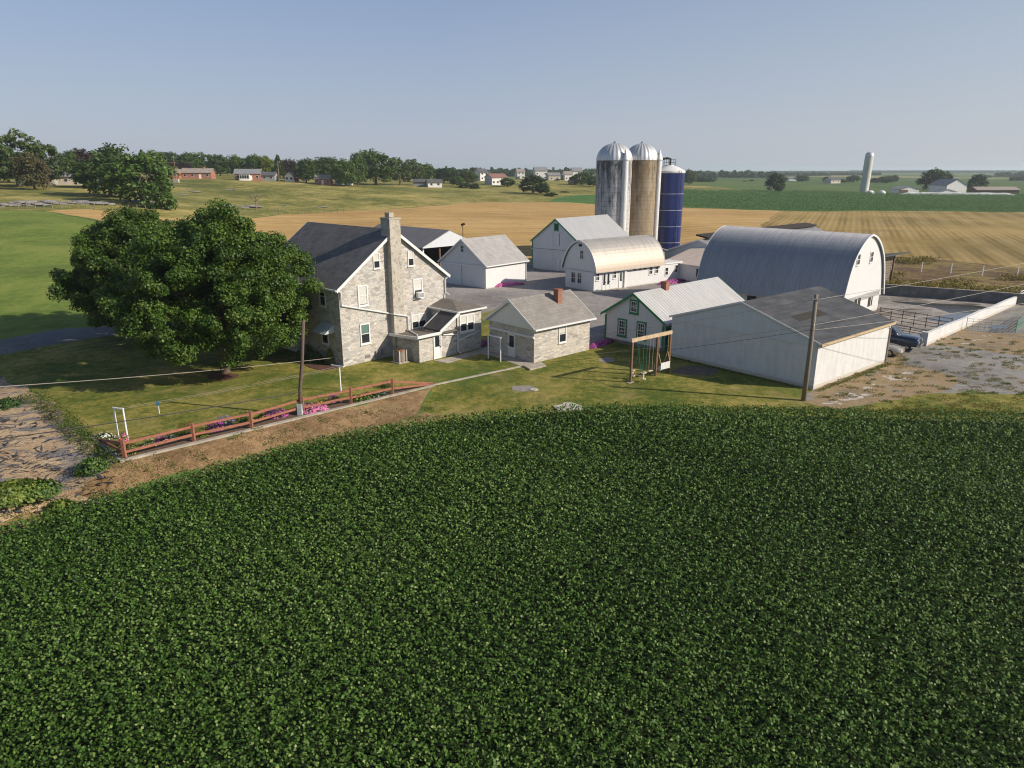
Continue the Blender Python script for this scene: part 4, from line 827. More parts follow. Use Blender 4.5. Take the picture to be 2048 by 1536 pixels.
for k, (u, v, w, h) in enumerate(((1672, 805, 20, 3.2), (1700, 797, 24, 4), (1722, 788, 18, 3), (1742, 777, 15, 2.6), (1748, 770, 10, 2), (1800, 757, 22, 3.2), (1822, 747, 18, 2.6), (1775, 752, 12, 2.2), (1690, 788, 14, 2), (1935, 688, 9, 1.6), (1955, 680, 10, 1.6), (1972, 672, 8, 1.4))):
    for _ in range(4):
        q_ = blob_poly(u + random.uniform(-w, w), v + random.uniform(-h, h), w * random.uniform(.25, .7), h * random.uniform(.25, .7), 11, .5); kind(MB().poly([(p_[0], p_[1], float(terr(p_[0], p_[1])) + .006 + .004 * _) for p_ in q_]).build('floor_slab', PALE), 'structure')
slab('bare_patch', blob_poly(1395, 742, 48, 10, 14), plain('bare_earth', (.13, .10, .08), .95, var=.4, scale=2), .008)
slab('mulch_bed', [P(*p) for p in ((618, 735), (640, 741), (678, 737), (683, 728), (640, 716), (600, 722))], plain('mulch', (.10, .045, .03), .95, var=.4, scale=5), .03)
slab('mulch_ring', blob_poly(446, 753, 30, 8, 16, .3), bpy.data.materials['mulch'], .02)
pud = P(1905, 640)
t = NT('puddle_water'); PUD = t.done((.03, .03, .026), .03, 0, t.bump(t.noise(t.coord('world'), 2.5, 2), .02, .02), .6)
_by = [P(*p) for p in ((1855, 637), (1880, 634), (1900, 628), (1930, 626), (1960, 627), (1945, 633), (1925, 642), (1905, 650), (1880, 656), (1868, 652), (1890, 646), (1880, 642), (1862, 642))]
MB().poly([(p[0], p[1], .012) for p in _by]).build('puddle', PUD)['kind'] = 'structure'
_by = [P(*p) for p in ((1975, 655), (1985, 651), (2010, 651), (2018, 655), (2000, 658), (1985, 659))]
MB().poly([(p[0], p[1], .012) for p in _by]).build('puddle', PUD)['kind'] = 'structure'
MB().poly([(p[0], p[1], .008) for p in [P(*q) for q in ((1780, 602), (1850, 606), (1960, 612), (1985, 616), (1955, 626), (1900, 626), (1870, 616), (1800, 606))]]).build('wet_floor', plain('wet_muck', (.05, .045, .03), .25, var=.4, scale=.6))['kind'] = 'structure'
# ------------------------------------------------------------------ red rail fence
FP = [P(*p) for p in ((250.5, 918), (388, 883), (503.5, 857), (606.5, 827), (702, 807), (785, 788.5))]
rf = thing('rail_fence', 'red stained two rail fence along the flower bed and retaining wall', 'fence', tuple(FP[0]))
o0 = Vector(FP[0])
for p in FP: MB().box(-.085, .085, -.085, .085, -.3, 1.13).build('post', REDW, rf, loc=Vector(p) - o0)
for k in range(5):
    a, c = Vector(FP[k]) - o0, Vector(FP[k + 1]) - o0
    for z in (.42, .93): MB().bar(a + Vector((0, 0, z + random.uniform(-.03, .03))), c + Vector((0, 0, z + random.uniform(-.03, .03))), .075, .14).build('rail', REDW, rf)
a = Vector(FP[5]) - o0; c = Vector(P(866, 770)) - o0
for z in (.42, .93): MB().bar(a + Vector((0, 0, z)), c + Vector((0, 0, .06 + z * .08)), .075, .14).build('rail', REDW, rf)
c = Vector(P(197, 882)) - o0
for z in (.42, .93): MB().bar(Vector((0, 0, z)), c + Vector((0, 0, .1)), .075, .14).build('rail', REDW, rf)
# ------------------------------------------------------------------ flowers
def woff(t_, s_): q_ = WA + WD * t_ - WN * s_; return (float(q_[0]), float(q_[1]))
slab('flower_bed_soil', [woff(.1, .17), woff(WL * .93, .17), woff(WL * .93, .9), woff(WL * .5, 1.5), woff(.3, 1.9), woff(-.2, 1.4)], plain('bed_soil', (.12, .075, .045), .95, var=.4, scale=4, bump=.5), .025)
_n = 900; _p = np.stack([rng.uniform(-34, -20, _n * 3), rng.uniform(26, 45, _n * 3)], 1); _p = _p[inside(dict((n, q_) for n, m, q_ in rp)['vegetable_plot'], _p)]
_k = .5 + .5 * np.sin(_p[:, 0] * .9 + 1.5 * np.sin(_p[:, 1] * .7)) * np.sin(_p[:, 1] * 1.1); _p = _p[rng.random(len(_p)) < _k]
_z = terr(_p[:, 0], _p[:, 1]) + .03 + .12 * rng.random(len(_p)); _nn = rand_unit(len(_p)) * .5 + np.array([0, 0, .9]); _nn /= np.linalg.norm(_nn, axis=1, keepdims=True)
kind(link('plastic_mulch_scraps', np_mesh('plastic_mulch_scraps', leaf_quads(np.column_stack([_p, _z]), _nn, rng.uniform(.2, .8, len(_p)), .2, .06), 4, plain('black_plastic', (.06, .063, .075), .4, var=.3), rng.random(len(_p)))), 'stuff', 'torn black plastic mulch scraps strewn over the plot', 'plastic scraps')
FOL = leafmat('flower_foliage', (.03, .075, .015), (.06, .13, .025), (.13, .19, .04), .5, .25, .3, .2)
FOLY = leafmat('bright_foliage', (.07, .12, .02), (.14, .2, .035), (.26, .3, .06), .5, .25, .3, .2)
def petal(name, a, b): return leafmat(name, a, tuple((x + y) / 2 for x, y in zip(a, b)), b, .6, .3, .2, 0.0)
PINK = petal('pink_petals', (.75, .14, .42), (.92, .36, .62)); MAG = petal('magenta_petals', (.45, .06, .34), (.72, .18, .55)); YEL = petal('yellow_petals', (.65, .42, .03), (.8, .62, .10)); LAV = petal('lavender_petals', (.17, .15, .42), (.32, .28, .6)); REDP = petal('red_petals', (.22, .02, .03), (.4, .05, .06)); WHP = petal('white_petals', (.7, .68, .6), (.85, .84, .8)); HOT = petal('hot_pink_petals', (.72, .07, .22), (.9, .25, .42))
def plant(name, label, cat, loc, rx, ry, h, fol, pet, nf, npt, rot=0, leaf=.10, group=None, ps=.09):
    o = thing(name, label, cat, loc, rot, group)
    d = rand_unit(nf); d[:, 2] = np.abs(d[:, 2]); k = rng.random(nf) ** .4
    pos = d * k[:, None] * np.array([rx, ry, h]); nor = d + rand_unit(nf) * .7 + np.array([0, 0, .5]); nor /= np.linalg.norm(nor, axis=1, keepdims=True)
    link('foliage', np_mesh('foliage', leaf_quads(pos, nor, leaf * rng.uniform(.7, 1.5, nf), .5), 4, fol, rng.random(nf)), o)
    if npt:
        d = rand_unit(npt); d[:, 2] = np.abs(d[:, 2]); pos = d * rng.uniform(.85, 1.08, npt)[:, None] * np.array([rx, ry, h])
        nor = d + rand_unit(npt) * .4 + np.array([0, -.2, .5]); nor /= np.linalg.norm(nor, axis=1, keepdims=True)
        link('blossoms', np_mesh('blossoms', leaf_quads(pos, nor, ps * rng.uniform(.7, 1.3, npt), .95), 4, pet, rng.random(npt)), o)
    return o
FL = [(262, 905, .45, .5, FOLY, YEL, 12, 'bright green leafy perennial inside the fence corner'), (250, 893, .3, .75, FOL, HOT, 60, 'tall red pink flower beside the fence corner post'), (298, 893, .4, .35, FOLY, WHP, 20, 'low pale flowering clump in the first fence bay'), (325, 884, .35, .35, FOL, MAG, 60, 'small magenta flower clump in the first fence bay'), (343, 880, .3, .25, FOL, WHP, 40, 'white flower clump beside the magenta one in the first fence bay'), (372, 868, .55, .6, FOL, REDP, 40, 'dark red leaved plant behind the second fence post'), (405, 873, .35, .3, FOLY, YEL, 15, 'pale green plant just right of the second fence post'), (432, 859, .5, .4, FOL, MAG, 110, 'purple flower clump left of the lavender, second fence bay'), (450, 851, .55, .5, FOL, LAV, 150, 'blue lavender clump in the second fence bay'), (490, 842, .5, .6, FOL, YEL, 25, 'dark green plant with yellow blooms by the third post'), (528, 836, .3, .3, FOLY, YEL, 30, 'yellow bloom clump right of the third fence post'), (550, 832, .75, .4, FOL, MAG, 240, 'wide magenta petunia clump in the third fence bay'), (622, 820, .95, .35, FOL, PINK, 420, 'widest bright pink petunia mound beside the wooden pole'), (668, 803, .4, .45, FOL, MAG, 70, 'small purple flower clump in the fourth fence bay'), (712, 803, .4, .5, FOL, YEL, 22, 'bushy green plant with yellow blooms by the fifth post'), (728, 800, .4, .4, FOL, YEL, 6, 'round green shrublet just right of the fifth post'), (748, 794, .4, .35, FOL, WHP, 12, 'green plant with few white blooms in the last fence bay'), (765, 790, .35, .3, FOL, LAV, 12, 'low green clump near the last fence post'), (775, 775, .5, .5, FOL, REDP, 40, 'dark red plant behind the last fence post'), (208, 876, .5, .3, FOL, WHP, 50, 'white daisies by the short return rail'), (640, 812, .3, .3, FOLY, YEL, 30, 'small yellow flowers just right of the pink petunia mound')]
for u, v, r, h, f, pt, n, lab in FL:
    p = P(u, v); plant('flower_clump', lab, 'flowers', (p[0], p[1], 0.02), r * 1.15, r, h * 1.15, f, pt, int(330 * r / .45), int(n * 1.4), 0, .11, 'flowers planted along the red fence', .10)
def row_bed(label, a, b, w, h, pet, n):
    a, b = Vector(a), Vector(b); d = b - a; plant('flower_bed', label, 'flower bed', (a + b) / 2, d.length / 2, w, h, FOL, pet, n // 2, n, math.atan2(d.y, d.x), .14, None, .15)
row_bed('bright pink petunias along the sunny side of the white garage', P(982, 574.5), P(1048, 568.5), .6, .5, PINK, 2200)
row_bed('pink petunias below the parlor wing beside the arched barn', P(1318, 571) + np.array([0, .3, 0]), P(1372, 563) + np.array([0, .6, 0]), .6, .5, MAG, 1200)
row_bed('purple petunias by the wire gate between outbuilding and cottage', P(1180, 697), P(1225, 683), .45, .45, MAG, 500)
row_bed('dark pink flowers at the back corner of the stone farmhouse', P(962, 693), P(976, 688), .4, .5, MAG, 160)
SHRUB = leafmat('shrub_leaf', (.02, .05, .012), (.04, .085, .018), (.075, .125, .03), .5, .2, .3, .1)
def shrub(label, u, v, r, h, m=SHRUB, n=900, leaf=.11, name='shrub', group=None, z=None, conic=False, spread=.75):
    p = P(u, v); zz = float(terr(p[0], p[1])) if z is None else z
    o = thing(name, label, 'shrub', (p[0], p[1], zz), 0, group)
    d = rand_unit(n); tt = np.abs(d[:, 2]) if not conic else rng.random(n); k = rng.uniform(spread, 1.05, n)
    rr = np.sqrt(1 - np.minimum(tt, .98) ** 2) if not conic else (1 - tt) ** .6
    a = rng.uniform(0, 6.283, n); pos = np.stack([np.cos(a) * rr * r * k, np.sin(a) * rr * r * k, tt * h * k + .05], 1)
    nor = np.stack([np.cos(a), np.sin(a), np.full(n, .5)], 1) + rand_unit(n) * .7; nor /= np.linalg.norm(nor, axis=1, keepdims=True)
    link('foliage', np_mesh('foliage', leaf_quads(pos, nor, leaf * rng.uniform(.6, 1.4, n), .5), 4, m, rng.random(n)), o); return o
shrub('pointed golden green shrub at the left corner of the stone farmhouse', 661, 728, .55, 1.25, FOLY, 1200, .1, conic=True)
shrub('loose green shrub beside the farmhouse left wall', 630, 725, .7, 1.0, SHRUB, 900)
shrub('dark leafy shrub under the awning of the farmhouse', 612, 716, .8, 1.1, SHRUB, 900)
shrub('dark shrub against the white cottage wall by the left window', 1222, 672, .55, 1.7, SHRUB, 1300)
shrub('bushy green plant on the dirt below the fence corner', 186, 932, 1.0, .75, FOL, 1500, .17, 'leafy_plant', spread=.35)
q = P(30, 985, -.6)
for k, (du, dv, r) in enumerate(((0, 0, 1.6), (45, -8, 1.1), (-45, 5, 1.5), (85, 3, .8))):
    shrub(['wide sprawling green squash plant in the vegetable plot', 'middle squash plant right of the widest in the plot', 'squash plant cut by the left edge of the picture', 'small squash plant at the right end of the green strip'][k], 30 + du, 985 + dv, r, .5, FOLY if k != 1 else FOL, int(1500 * r), .21, 'squash_plant', 'squash plants in the vegetable plot', None, False, .2)
shrub('low dark plant at the shaded edge of the plot', 15, 800, 1.3, .4, SHRUB, 1200, .16, 'leafy_plant', spread=.25)
# ------------------------------------------------------------------ clothes posts, sign, swing set
def hframe(label, p, q, z, name='clothesline_post'):
    p, q = Vector(p), Vector(q); o = thing(name, label, 'clothesline post', tuple(p)); d = q - p; d.z = 0
    for k in (Vector((0, 0, 0)), d): MB().tube([(0, 0, -.3), (0, 0, z)], .05, 8).build('post', CLOTHP, o, loc=k)
    MB().tube([(-d.x * .06, -d.y * .06, z), (d.x * 1.06, d.y * 1.06, z)], .05, 8).build('crossbar', CLOTHP, o); return o
hframe('white pipe clothesline frame with two legs behind the fence corner', P(237.5, 877), P(256, 880), 1.9)
hframe('white pipe clothesline frame beside the stone outbuilding walkway', P(976.8, 717), P(1001, 723), 2.0)
p = Vector(P(682, 783)); o = thing('clothesline_post', 'white single T shaped clothesline post near the farmhouse corner', 'clothesline post', tuple(p))
MB().tube([(0, 0, -.3), (0, 0, 1.85)], .05, 8).build('post', CLOTHP, o); MB().tube([(-.62, .28, 1.87), (.38, -.22, 1.87)], .05, 8).build('crossbar', CLOTHP, o)
p = P(319, 827); o = thing('yard_sign', 'small blue sign on a thin white stake on the lawn', 'sign', tuple(p)); MB().box(-.02, .02, -.02, .02, -.2, .6).build('stake', CLOTHP, o); MB().box(-.13, .1, -.035, -.021, .55, .85).build('sign_panel', plain('blue_sign', (.05, .19, .32), .5), o)
A, B2 = Vector(P(1261, 765)), Vector(P(1307.9, 751)); d = (B2 - A); A3 = A + Vector((12.01 - A.x, 52.9 - A.y, 0)); e = (A3 - A).normalized(); LB = (A3 - A).length
sw = thing('swing_set', 'wooden swing set with three posts, rope swings and white bench', 'swing set', tuple(A), math.atan2(e.y, e.x))
for x in (0, d.length, LB + .12):
    MB().box(x - .07, x + .07, -.07, .07, -.3, 3.05).build('post', WOODB, sw)
MB().box(-.12, LB + .25, -.06, .06, 3.052, 3.32).build('beam', WOODL, sw)
MB().box(-.3, .3, -.14, .14, -.05, .04).build('footing', CONC, sw)
GRO = plain('green_rope', (.02, .16, .09), .7); RPY = plain('tan_rope', (.32, .24, .13), .8)
def seat(name, x, w, top, m, ropes, zs): pass
CR = plain('cream_plastic', (.72, .58, .40), .45)
gl = MB(); gl.tube([(.75, -.55, .42), (.75, .5, .42)], .05, 8)
for yy in (-.55, .5):
    for zz in (.28, .72):
        gl.lathe([(.13, -.03), (.2, -.02), (.2, .02), (.13, .03)], 12, (.75, yy, zz))
    gl.bar((.75, yy, .3), (.75, yy, .75), .1, .08)
glider = gl.build('glider', CR, sw)
MB().tube([(.55, -.5, .6), (.55, 0, 3.05)], .014, 5).tube([(.95, .5, .6), (.95, 0, 3.05)], .014, 5).build('rope', GRO, glider)
for x0, m in ((1.25, GRO), (1.95, RPY)):
    s = MB().box(x0, x0 + .42, -.1, .1, .5, .54).build('swing_seat', CR, sw)
    MB().tube([(x0 + .02, 0, .54), (x0 + .02, 0, 3.05)], .02, 5).tube([(x0 + .40, 0, .54), (x0 + .40, 0, 3.05)], .02, 5).build('rope', m, s)
bx0, bx1 = d.length + .22, LB - .1
bn = MB()
for k in range(6): w_ = (bx1 - bx0) / 6; bn.box(bx0 + k * w_ + .01, bx0 + (k + 1) * w_ - .01, -.30, -.26, .5, 1.02)
for k in range(4): bn.box(bx0, bx1, -.24 + k * .14, -.12 + k * .14, .46, .495)
for x in (bx0 - .04, bx1 + .001): bn.box(x, x + .039, -.31, .34, .44, .5).box(x, x + .039, -.25, .34, .74, .78).box(x, x + .039, .26, .33, .5, .74)
bench = bn.build('bench', WHITE, sw)
for x in (bx0, bx1): MB().bar((x, -.28, .95), (x, 0, 1.75), .04).bar((x, .3, .76), (x, 0, 1.75), .04).bar((x, 0, 1.75), (x, 0, 3.05), .025).build('hanger', plain('yellow_wood', (.42, .28, .12), .7) if x == bx0 else bpy.data.materials['yellow_wood'], bench)
# ------------------------------------------------------------------ poles and wires
pa = P(1607, 801); pole = thing('utility_pole', 'bare brown utility pole at the corner of the machine shed', 'utility pole', (pa[0], pa[1], 0))
MB().tube([(0, 0, -.5), (.02, 0, 3.5), (-.02, 0, 7.25)], [.17, .15, .125], 12).build('shaft', POLEM, pole, smooth=True)
MB().box(-.28, .28, -.2, -.15, 6.95, 7.02).build('bracket', GALV, pole); MB().lathe([(.05, 0), (.07, .05), (.04, .12)], 8, (0, -.16, 5.2)).build('insulator', plain('porcelain', (.5, .5, .48), .3), pole)
pb = P(602.5, 852, -.75); zb = float(terr(pb[0], pb[1])); pole2 = thing('utility_pole', 'leaning dark utility pole with a pale base guard by the red fence', 'utility pole', (pb[0], pb[1], zb))
MB().tube([(0, 0, -.5), (.12, .0, 1.6), (.42, .02, 3.6), (.72, .03, 6.15)], [.12, .115, .105, .09], 10).build('shaft', plain('dark_pole', (.12, .085, .065), .85, var=.3, scale=5, sc=(6, 6, .4)), pole2, smooth=True)
MB().box(-.13, .16, -.16, .14, -.2, .78).build('base_guard', plain('guard_grey', (.42, .45, .45), .6), pole2)
WIRE = plain('wire_grey', (.34, .30, .25), .6); WIRED = plain('wire_dark', (.035, .032, .03), .6)
def wire(label, a, b, sag, r=.014, m=None, name='wire', group='overhead wires'):
    a, b = Vector(a), Vector(b); n = 24
    pts_ = [a.lerp(b, k / n) - Vector((0, 0, sag * 4 * (k / n) * (1 - k / n))) for k in range(n + 1)]
    return tag(MB().tube(pts_, r, 5).build(name, m or WIRE), label, 'wire', group)
pt = Vector((pa[0], pa[1], 0)); fr3 = lambda u, v, Y: Vector(((u - 1024) / F * fdep(Y, zv(Y, v)), Y, zv(Y, v)))
wire('topmost wire from the shed corner pole to the outbuilding roof', pt + Vector((-.1, -.17, 6.98)), Vector(P(1180, 672, 2.6)), .12)
wire('upper wire from the shed corner pole toward the barnyard', pt + Vector((.1, -.17, 6.98)), fr3(2200, 497, 62), .1)
wire('middle wire running from the shed corner pole to the outbuilding wall', pt + Vector((-.1, -.17, 5.3)), Vector(P(1120, 714, .25)), .2)
wire('lower wire running from the shed corner pole to the outbuilding wall', pt + Vector((-.1, -.17, 4.95)), Vector(P(1098, 724, .2)), .2, m=WIRED)
wire('middle wire from the shed corner pole past the white barnyard wall', pt + Vector((.1, -.17, 5.3)), fr3(2200, 534, 58), .15)
wire('lowest wire from the shed corner pole past the white barnyard wall', pt + Vector((.1, -.17, 4.95)), fr3(2200, 583, 56), .15)
wire('pale service wire from the left edge to the farmhouse corner', fr3(-200, 785, 38), Vector(P(686, 713, .6)) , .25, .02)
wire('thick dark wire from the left edge to the leaning pole', fr3(-200, 904, 30), Vector((pb[0] + .35, pb[1], zb + 3.2)) - Vector((.1, .1, 1.6)), .15, .03, WIRED)
for k, (dx, lab) in enumerate(((-.25, 'left clothesline cord above the lawn'), (.25, 'right clothesline cord above the lawn'))):
    wire(lab, Vector(P(247, 878)) + Vector((dx, 0, 1.86)), p2 if 0 else Vector(P(682, 783)) + Vector((dx, -.1, 1.84)), .12, .006, WIRE, 'clothesline', 'clothesline cords')
for k, (z, lab) in enumerate(((5.1, 'upper clothesline cord near the outbuilding door'),)):
    wire(lab, Vector(P(989, 720)) + Vector((0, 0, 1.95)), Vector(P(880, 716)) + Vector((0, 0, 1.5)), .06, .006, WIRE, 'clothesline', 'clothesline cords')
g = Vector(P(880, 640)); ant = P(924, 580)
o = thing('antenna_mast', 'thin dark antenna mast standing behind the white garage', 'antenna', (-6.9, 101.6, 0)); MB().tube([(0, 0, -.2), (0, 0, 7.9)], .05, 6).build('mast', BLACK, o); MB().bar((-.25, 0, 7.7), (.3, 0, 7.85), .12, .3).build('antenna_head', BLACK, o)
# ------------------------------------------------------------------ barnyard walls, gates, fences
bw = thing('barnyard_wall', 'low white painted block wall along the barnyard', 'wall', (37.25, 61.95, 0), math.atan2(82.66 - 61.94, 59.51 - 37.21))
LW = math.hypot(59.51 - 37.21, 82.66 - 61.94); b = MB(); hs = (1.15, 1.15, 1.05, 1.12, 1.0, 1.05, .95)
for k in range(6): b.prism([(LW * k / 6 + .001, -.4), (LW * (k + 1) / 6 - .001, -.4), (LW * (k + 1) / 6 - .001, hs[k + 1]), (LW * k / 6 + .001, hs[k])], 'y', 0, .3)
b.box(-.45, .0, -.04, .5, -.4, 1.22)
b.build('wall', BLOCK, bw)
cw = thing('concrete_wall', 'dark concrete wall closing the far side of the barnyard', 'wall', (47.2, 88.9, 0), math.atan2(81.9 - 88.9, 58.9 - 47.2))
MB().box(-2.5, math.hypot(11.7, 7.0) + .6, 0, .3, -.4, 1.25).build('wall', DCONC, cw); MB().box(-2.5, math.hypot(11.7, 7.0) + .6, -.03, .33, 1.252, 1.32).build('coping', CONC, cw)
def pipe_gate(label, a, b, rails=5, h=1.25, m=RUSTM, posts=4, name='pipe_fence', cat='fence', group=None, r=.03):
    a, b = Vector(a), Vector(b); d = b - a; L = d.length; o = thing(name, label, cat, tuple(a), math.atan2(d.y, d.x), group)
    for k in range(posts): MB().tube([(L * k / (posts - 1), 0, -.2), (L * k / (posts - 1), 0, h + .08)], r * 1.3, 6).build('post', m, o)
    for k in range(rails): z = .25 + (h - .25) * k / (rails - 1); MB().tube([(0, 0, z), (L, 0, z)], r, 6).build('rail', m, o)
    return o
pipe_gate('long rusty pipe fence crossing the barnyard in front of the puddle', P(1758, 640), P(1900, 664), 4, 1.3, posts=7)
pipe_gate('short rusty pipe gate behind the parked pickup truck', P(1788, 672), P(1848, 684), 5, 1.1, posts=3, name='pipe_gate', cat='gate')
pipe_gate('green tube gate at the right edge of the farm lane', P(2030, 667), P(2075, 636), 6, 1.25, plain('green_paint', (.10, .25, .17), .5), 3, 'tube_gate', 'gate')
pipe_gate('white rail gate beyond the end of the white wall', (59.8, 83.0, 0), (64, 86.5, 0), 5, 1.4, CLOTHP, 3, 'rail_gate', 'gate', r=.045)
o = thing('wire_fence', 'thin wire panel fence between white wall and green gate', 'fence', tuple(P(1931, 660)), 0)
pA = Vector(P(1931, 660)); pB = Vector(P(2030, 667)); pC = Vector(P(1978, 639))
b = MB()
for k in range(9):
    q_ = (pB - pA) * k / 8; b.tube([q_ + Vector((0, 0, -.1)), q_ + Vector((0, 0, 1.15))], .012, 4)
for z in (.15, .4, .65, .9, 1.15): b.tube([(0, 0, z), (pB - pA) + Vector((0, 0, z))], .012, 4)
b.build('mesh_panel', plain('dull_wire', (.16, .15, .14), .6), o)
MB().tube([(0, 0, -.2), (0, 0, 1.25)], .03, 6).build('post', GALV, o)
FPR = [(59.6, 112.1), (63.2, 110.0), (66.6, 108.1), (70.0, 105.9), (73.8, 103.9), (77.5, 101.8), (81.5, 99.6)]
for k, (x, y) in enumerate(FPR):
    tag(MB().box(-.06, .06, -.06, .06, -.2, 1.5).build('fence_post', CLOTHP, loc=(x, y, float(terr(x, y)))), 'white fence post in the wire fence beyond the barnyard', 'fence post', 'white posts beyond the barnyard')
b = MB()
for z in (.5, .95, 1.35): b.tube([(x, y, float(terr(x, y)) + z) for x, y in FPR], .012, 4)
tag(b.build('fence_wire', plain('thin_wire', (.2, .2, .2), .5)), 'thin wires strung on the white posts beyond the barnyard', 'fence wire')
gt = P(1179, 690); pipe_gate('low wire gate between stone outbuilding and white cottage', P(1180, 690), P(1212, 672), 3, .95, GALV, 3, 'wire_gate', 'gate', r=.018)
# ------------------------------------------------------------------ cars
TYRE = plain('tyre', (.018, .018, .018), .8); RIM = plain('rim', (.45, .45, .46), .3, .8); CHROME = plain('chrome', (.65, .65, .66), .15, 1.0)
t = NT('navy_paint'); NAVY = t.done((.018, .03, .065), .22, .3, None, .6, **{'Coat Weight': .6}); t = NT('beige_paint'); BEI = t.done((.42, .37, .29), .25, .4, None, .5, **{'Coat Weight': .6})
LAMP = plain('lamp_glass', (.55, .56, .58), .1)
def loft(name, secs, m, parent, bev=.05):
    """secs: (x, half width low, half width high, z low, z high) cross sections along the car"""
    b = MB(); n = 8; i = 0
    for x, wl_, wh, z0, z1 in secs:
        zm = z0 + (z1 - z0) * .55
        b.v += [(x, -wl_ * .92, z0), (x, wl_ * .92, z0), (x, wl_, z0 + .12), (x, wl_, zm), (x, wh, z1 - .04), (x, wh * .9, z1), (x, -wh * .9, z1), (x, -wh, z1 - .04), (x, -wl_, zm), (x, -wl_, z0 + .12)]
    k = 10
    for s in range(len(secs) - 1):
        for j in range(k): a = s * k + j; c = s * k + (j + 1) % k; b.f.append((a, c, c + k, a + k)); b.m.append(0)
    b.f.append(tuple(range(k))); b.f.append(tuple(range(len(secs) * k - 1, (len(secs) - 1) * k - 1, -1))); b.m += [0, 0]
    return b.build(name, m, parent, smooth=True)
def wheel(parent, x, y, r):
    w = MB().lathe([(r * .6, -.1), (r * .95, -.11), (r, -.07), (r, .07), (r * .95, .11), (r * .6, .1)], 22).build('wheel', TYRE, parent, smooth=True, loc=(x, y, r)); w.rotation_euler = (R(90), 0, 0)
    MB().lathe([(0, .085), (r * .2, .09), (r * .5, .06), (r * .62, .1), (r * .62, -.1), (r * .5, -.06), (0, -.085)], 14).build('rim', RIM, w)
def truck(label, x, y, a):
    o = thing('pickup_truck', label, 'pickup truck', (x, y, 0), a)
    loft('body', [(-2.9, .95, .95, .55, 1.3), (-1.2, 1.0, .98, .45, 1.32), (.3, 1.0, .97, .42, 1.28), (1.3, 1.0, .95, .42, 1.26), (2.2, 1.0, .93, .42, 1.22), (2.6, .98, .9, .46, 1.16), (2.72, .92, .84, .5, 1.06)], NAVY, o)
    c = loft('cab', [(-1.25, .92, .76, 1.15, 1.6), (-1.05, .93, .78, 1.15, 1.98), (.35, .93, .78, 1.15, 2.0), (.75, .93, .80, 1.15, 1.68), (1.25, .91, .86, 1.12, 1.24)], NAVY, o)
    MB().poly([(.44, -.72, 1.95), (.44, .72, 1.95), (1.21, .82, 1.31), (1.21, -.82, 1.31)]).build('windshield', GLASS, c, recalc=False)
    for s in (-1, 1): MB().poly([(-.9, s * .955, 1.3), (.75, s * .955, 1.3), (.35, s * .84, 1.8), (-.9, s * .84, 1.8)]).build('side_window', GLASS, c, recalc=False)
    MB().box(2.70, 2.78, -.55, .55, .68, .98).build('grille', BLACK, o); b = MB().box(2.66, 2.9, -.95, .95, .42, .62).build('bumper', CHROME, o)
    for s in (-1, 1): MB().box(2.62, 2.76, s * .58, s * .86, .72, .95).build('headlight', LAMP, o); MB().box(.85, 1.0, s * .99, s * 1.18, 1.2, 1.42).build('mirror', NAVY, o)
    for wx in (-1.9, 1.8):
        for s in (-1, 1): wheel(o, wx, s * .86, .41)
def sedan(label, x, y, a):
    o = thing('sedan_car', label, 'car', (x, y, 0), a)
    loft('body', [(-2.3, .7, .66, .35, .85), (-2.0, .84, .8, .28, .95), (-.8, .9, .86, .24, .95), (.6, .9, .86, .24, .93), (1.3, .9, .84, .24, .87), (1.9, .86, .76, .26, .76), (2.25, .72, .6, .32, .62)], BEI, o)
    c = loft('cab', [(-1.75, .8, .74, .86, .94), (-1.0, .82, .62, .86, 1.33), (.1, .82, .62, .86, 1.38), (.95, .84, .78, .86, .93)], BEI, o)
    MB().poly([(.22, -.58, 1.36), (.22, .58, 1.36), (.92, .74, 1.0), (.92, -.74, 1.0)]).build('windshield', GLASS, c, recalc=False)
    for s in (-1, 1): MB().poly([(-1.3, s * .86, .98), (.7, s * .86, .98), (.15, s * .70, 1.3), (-1.0, s * .70, 1.3)]).build('side_window', GLASS, c, recalc=False)
    for s in (-1, 1): MB().box(1.98, 2.2, s * .38, s * .7, .52, .66).build('headlight', LAMP, o)
    b = loft('bumper', [(2.1, .78, .72, .3, .5), (2.3, .68, .6, .32, .48)], BEI, o)
    for wx in (-1.35, 1.35):
        for s in (-1, 1): wheel(o, wx, s * .8, .32)
truck('dark blue pickup truck parked behind the machine shed corner', 33.2, 61.6, R(-38))
sedan('beige sedan parked in front of the blue pickup, behind the machine shed', 31.1, 59.3, R(-38))
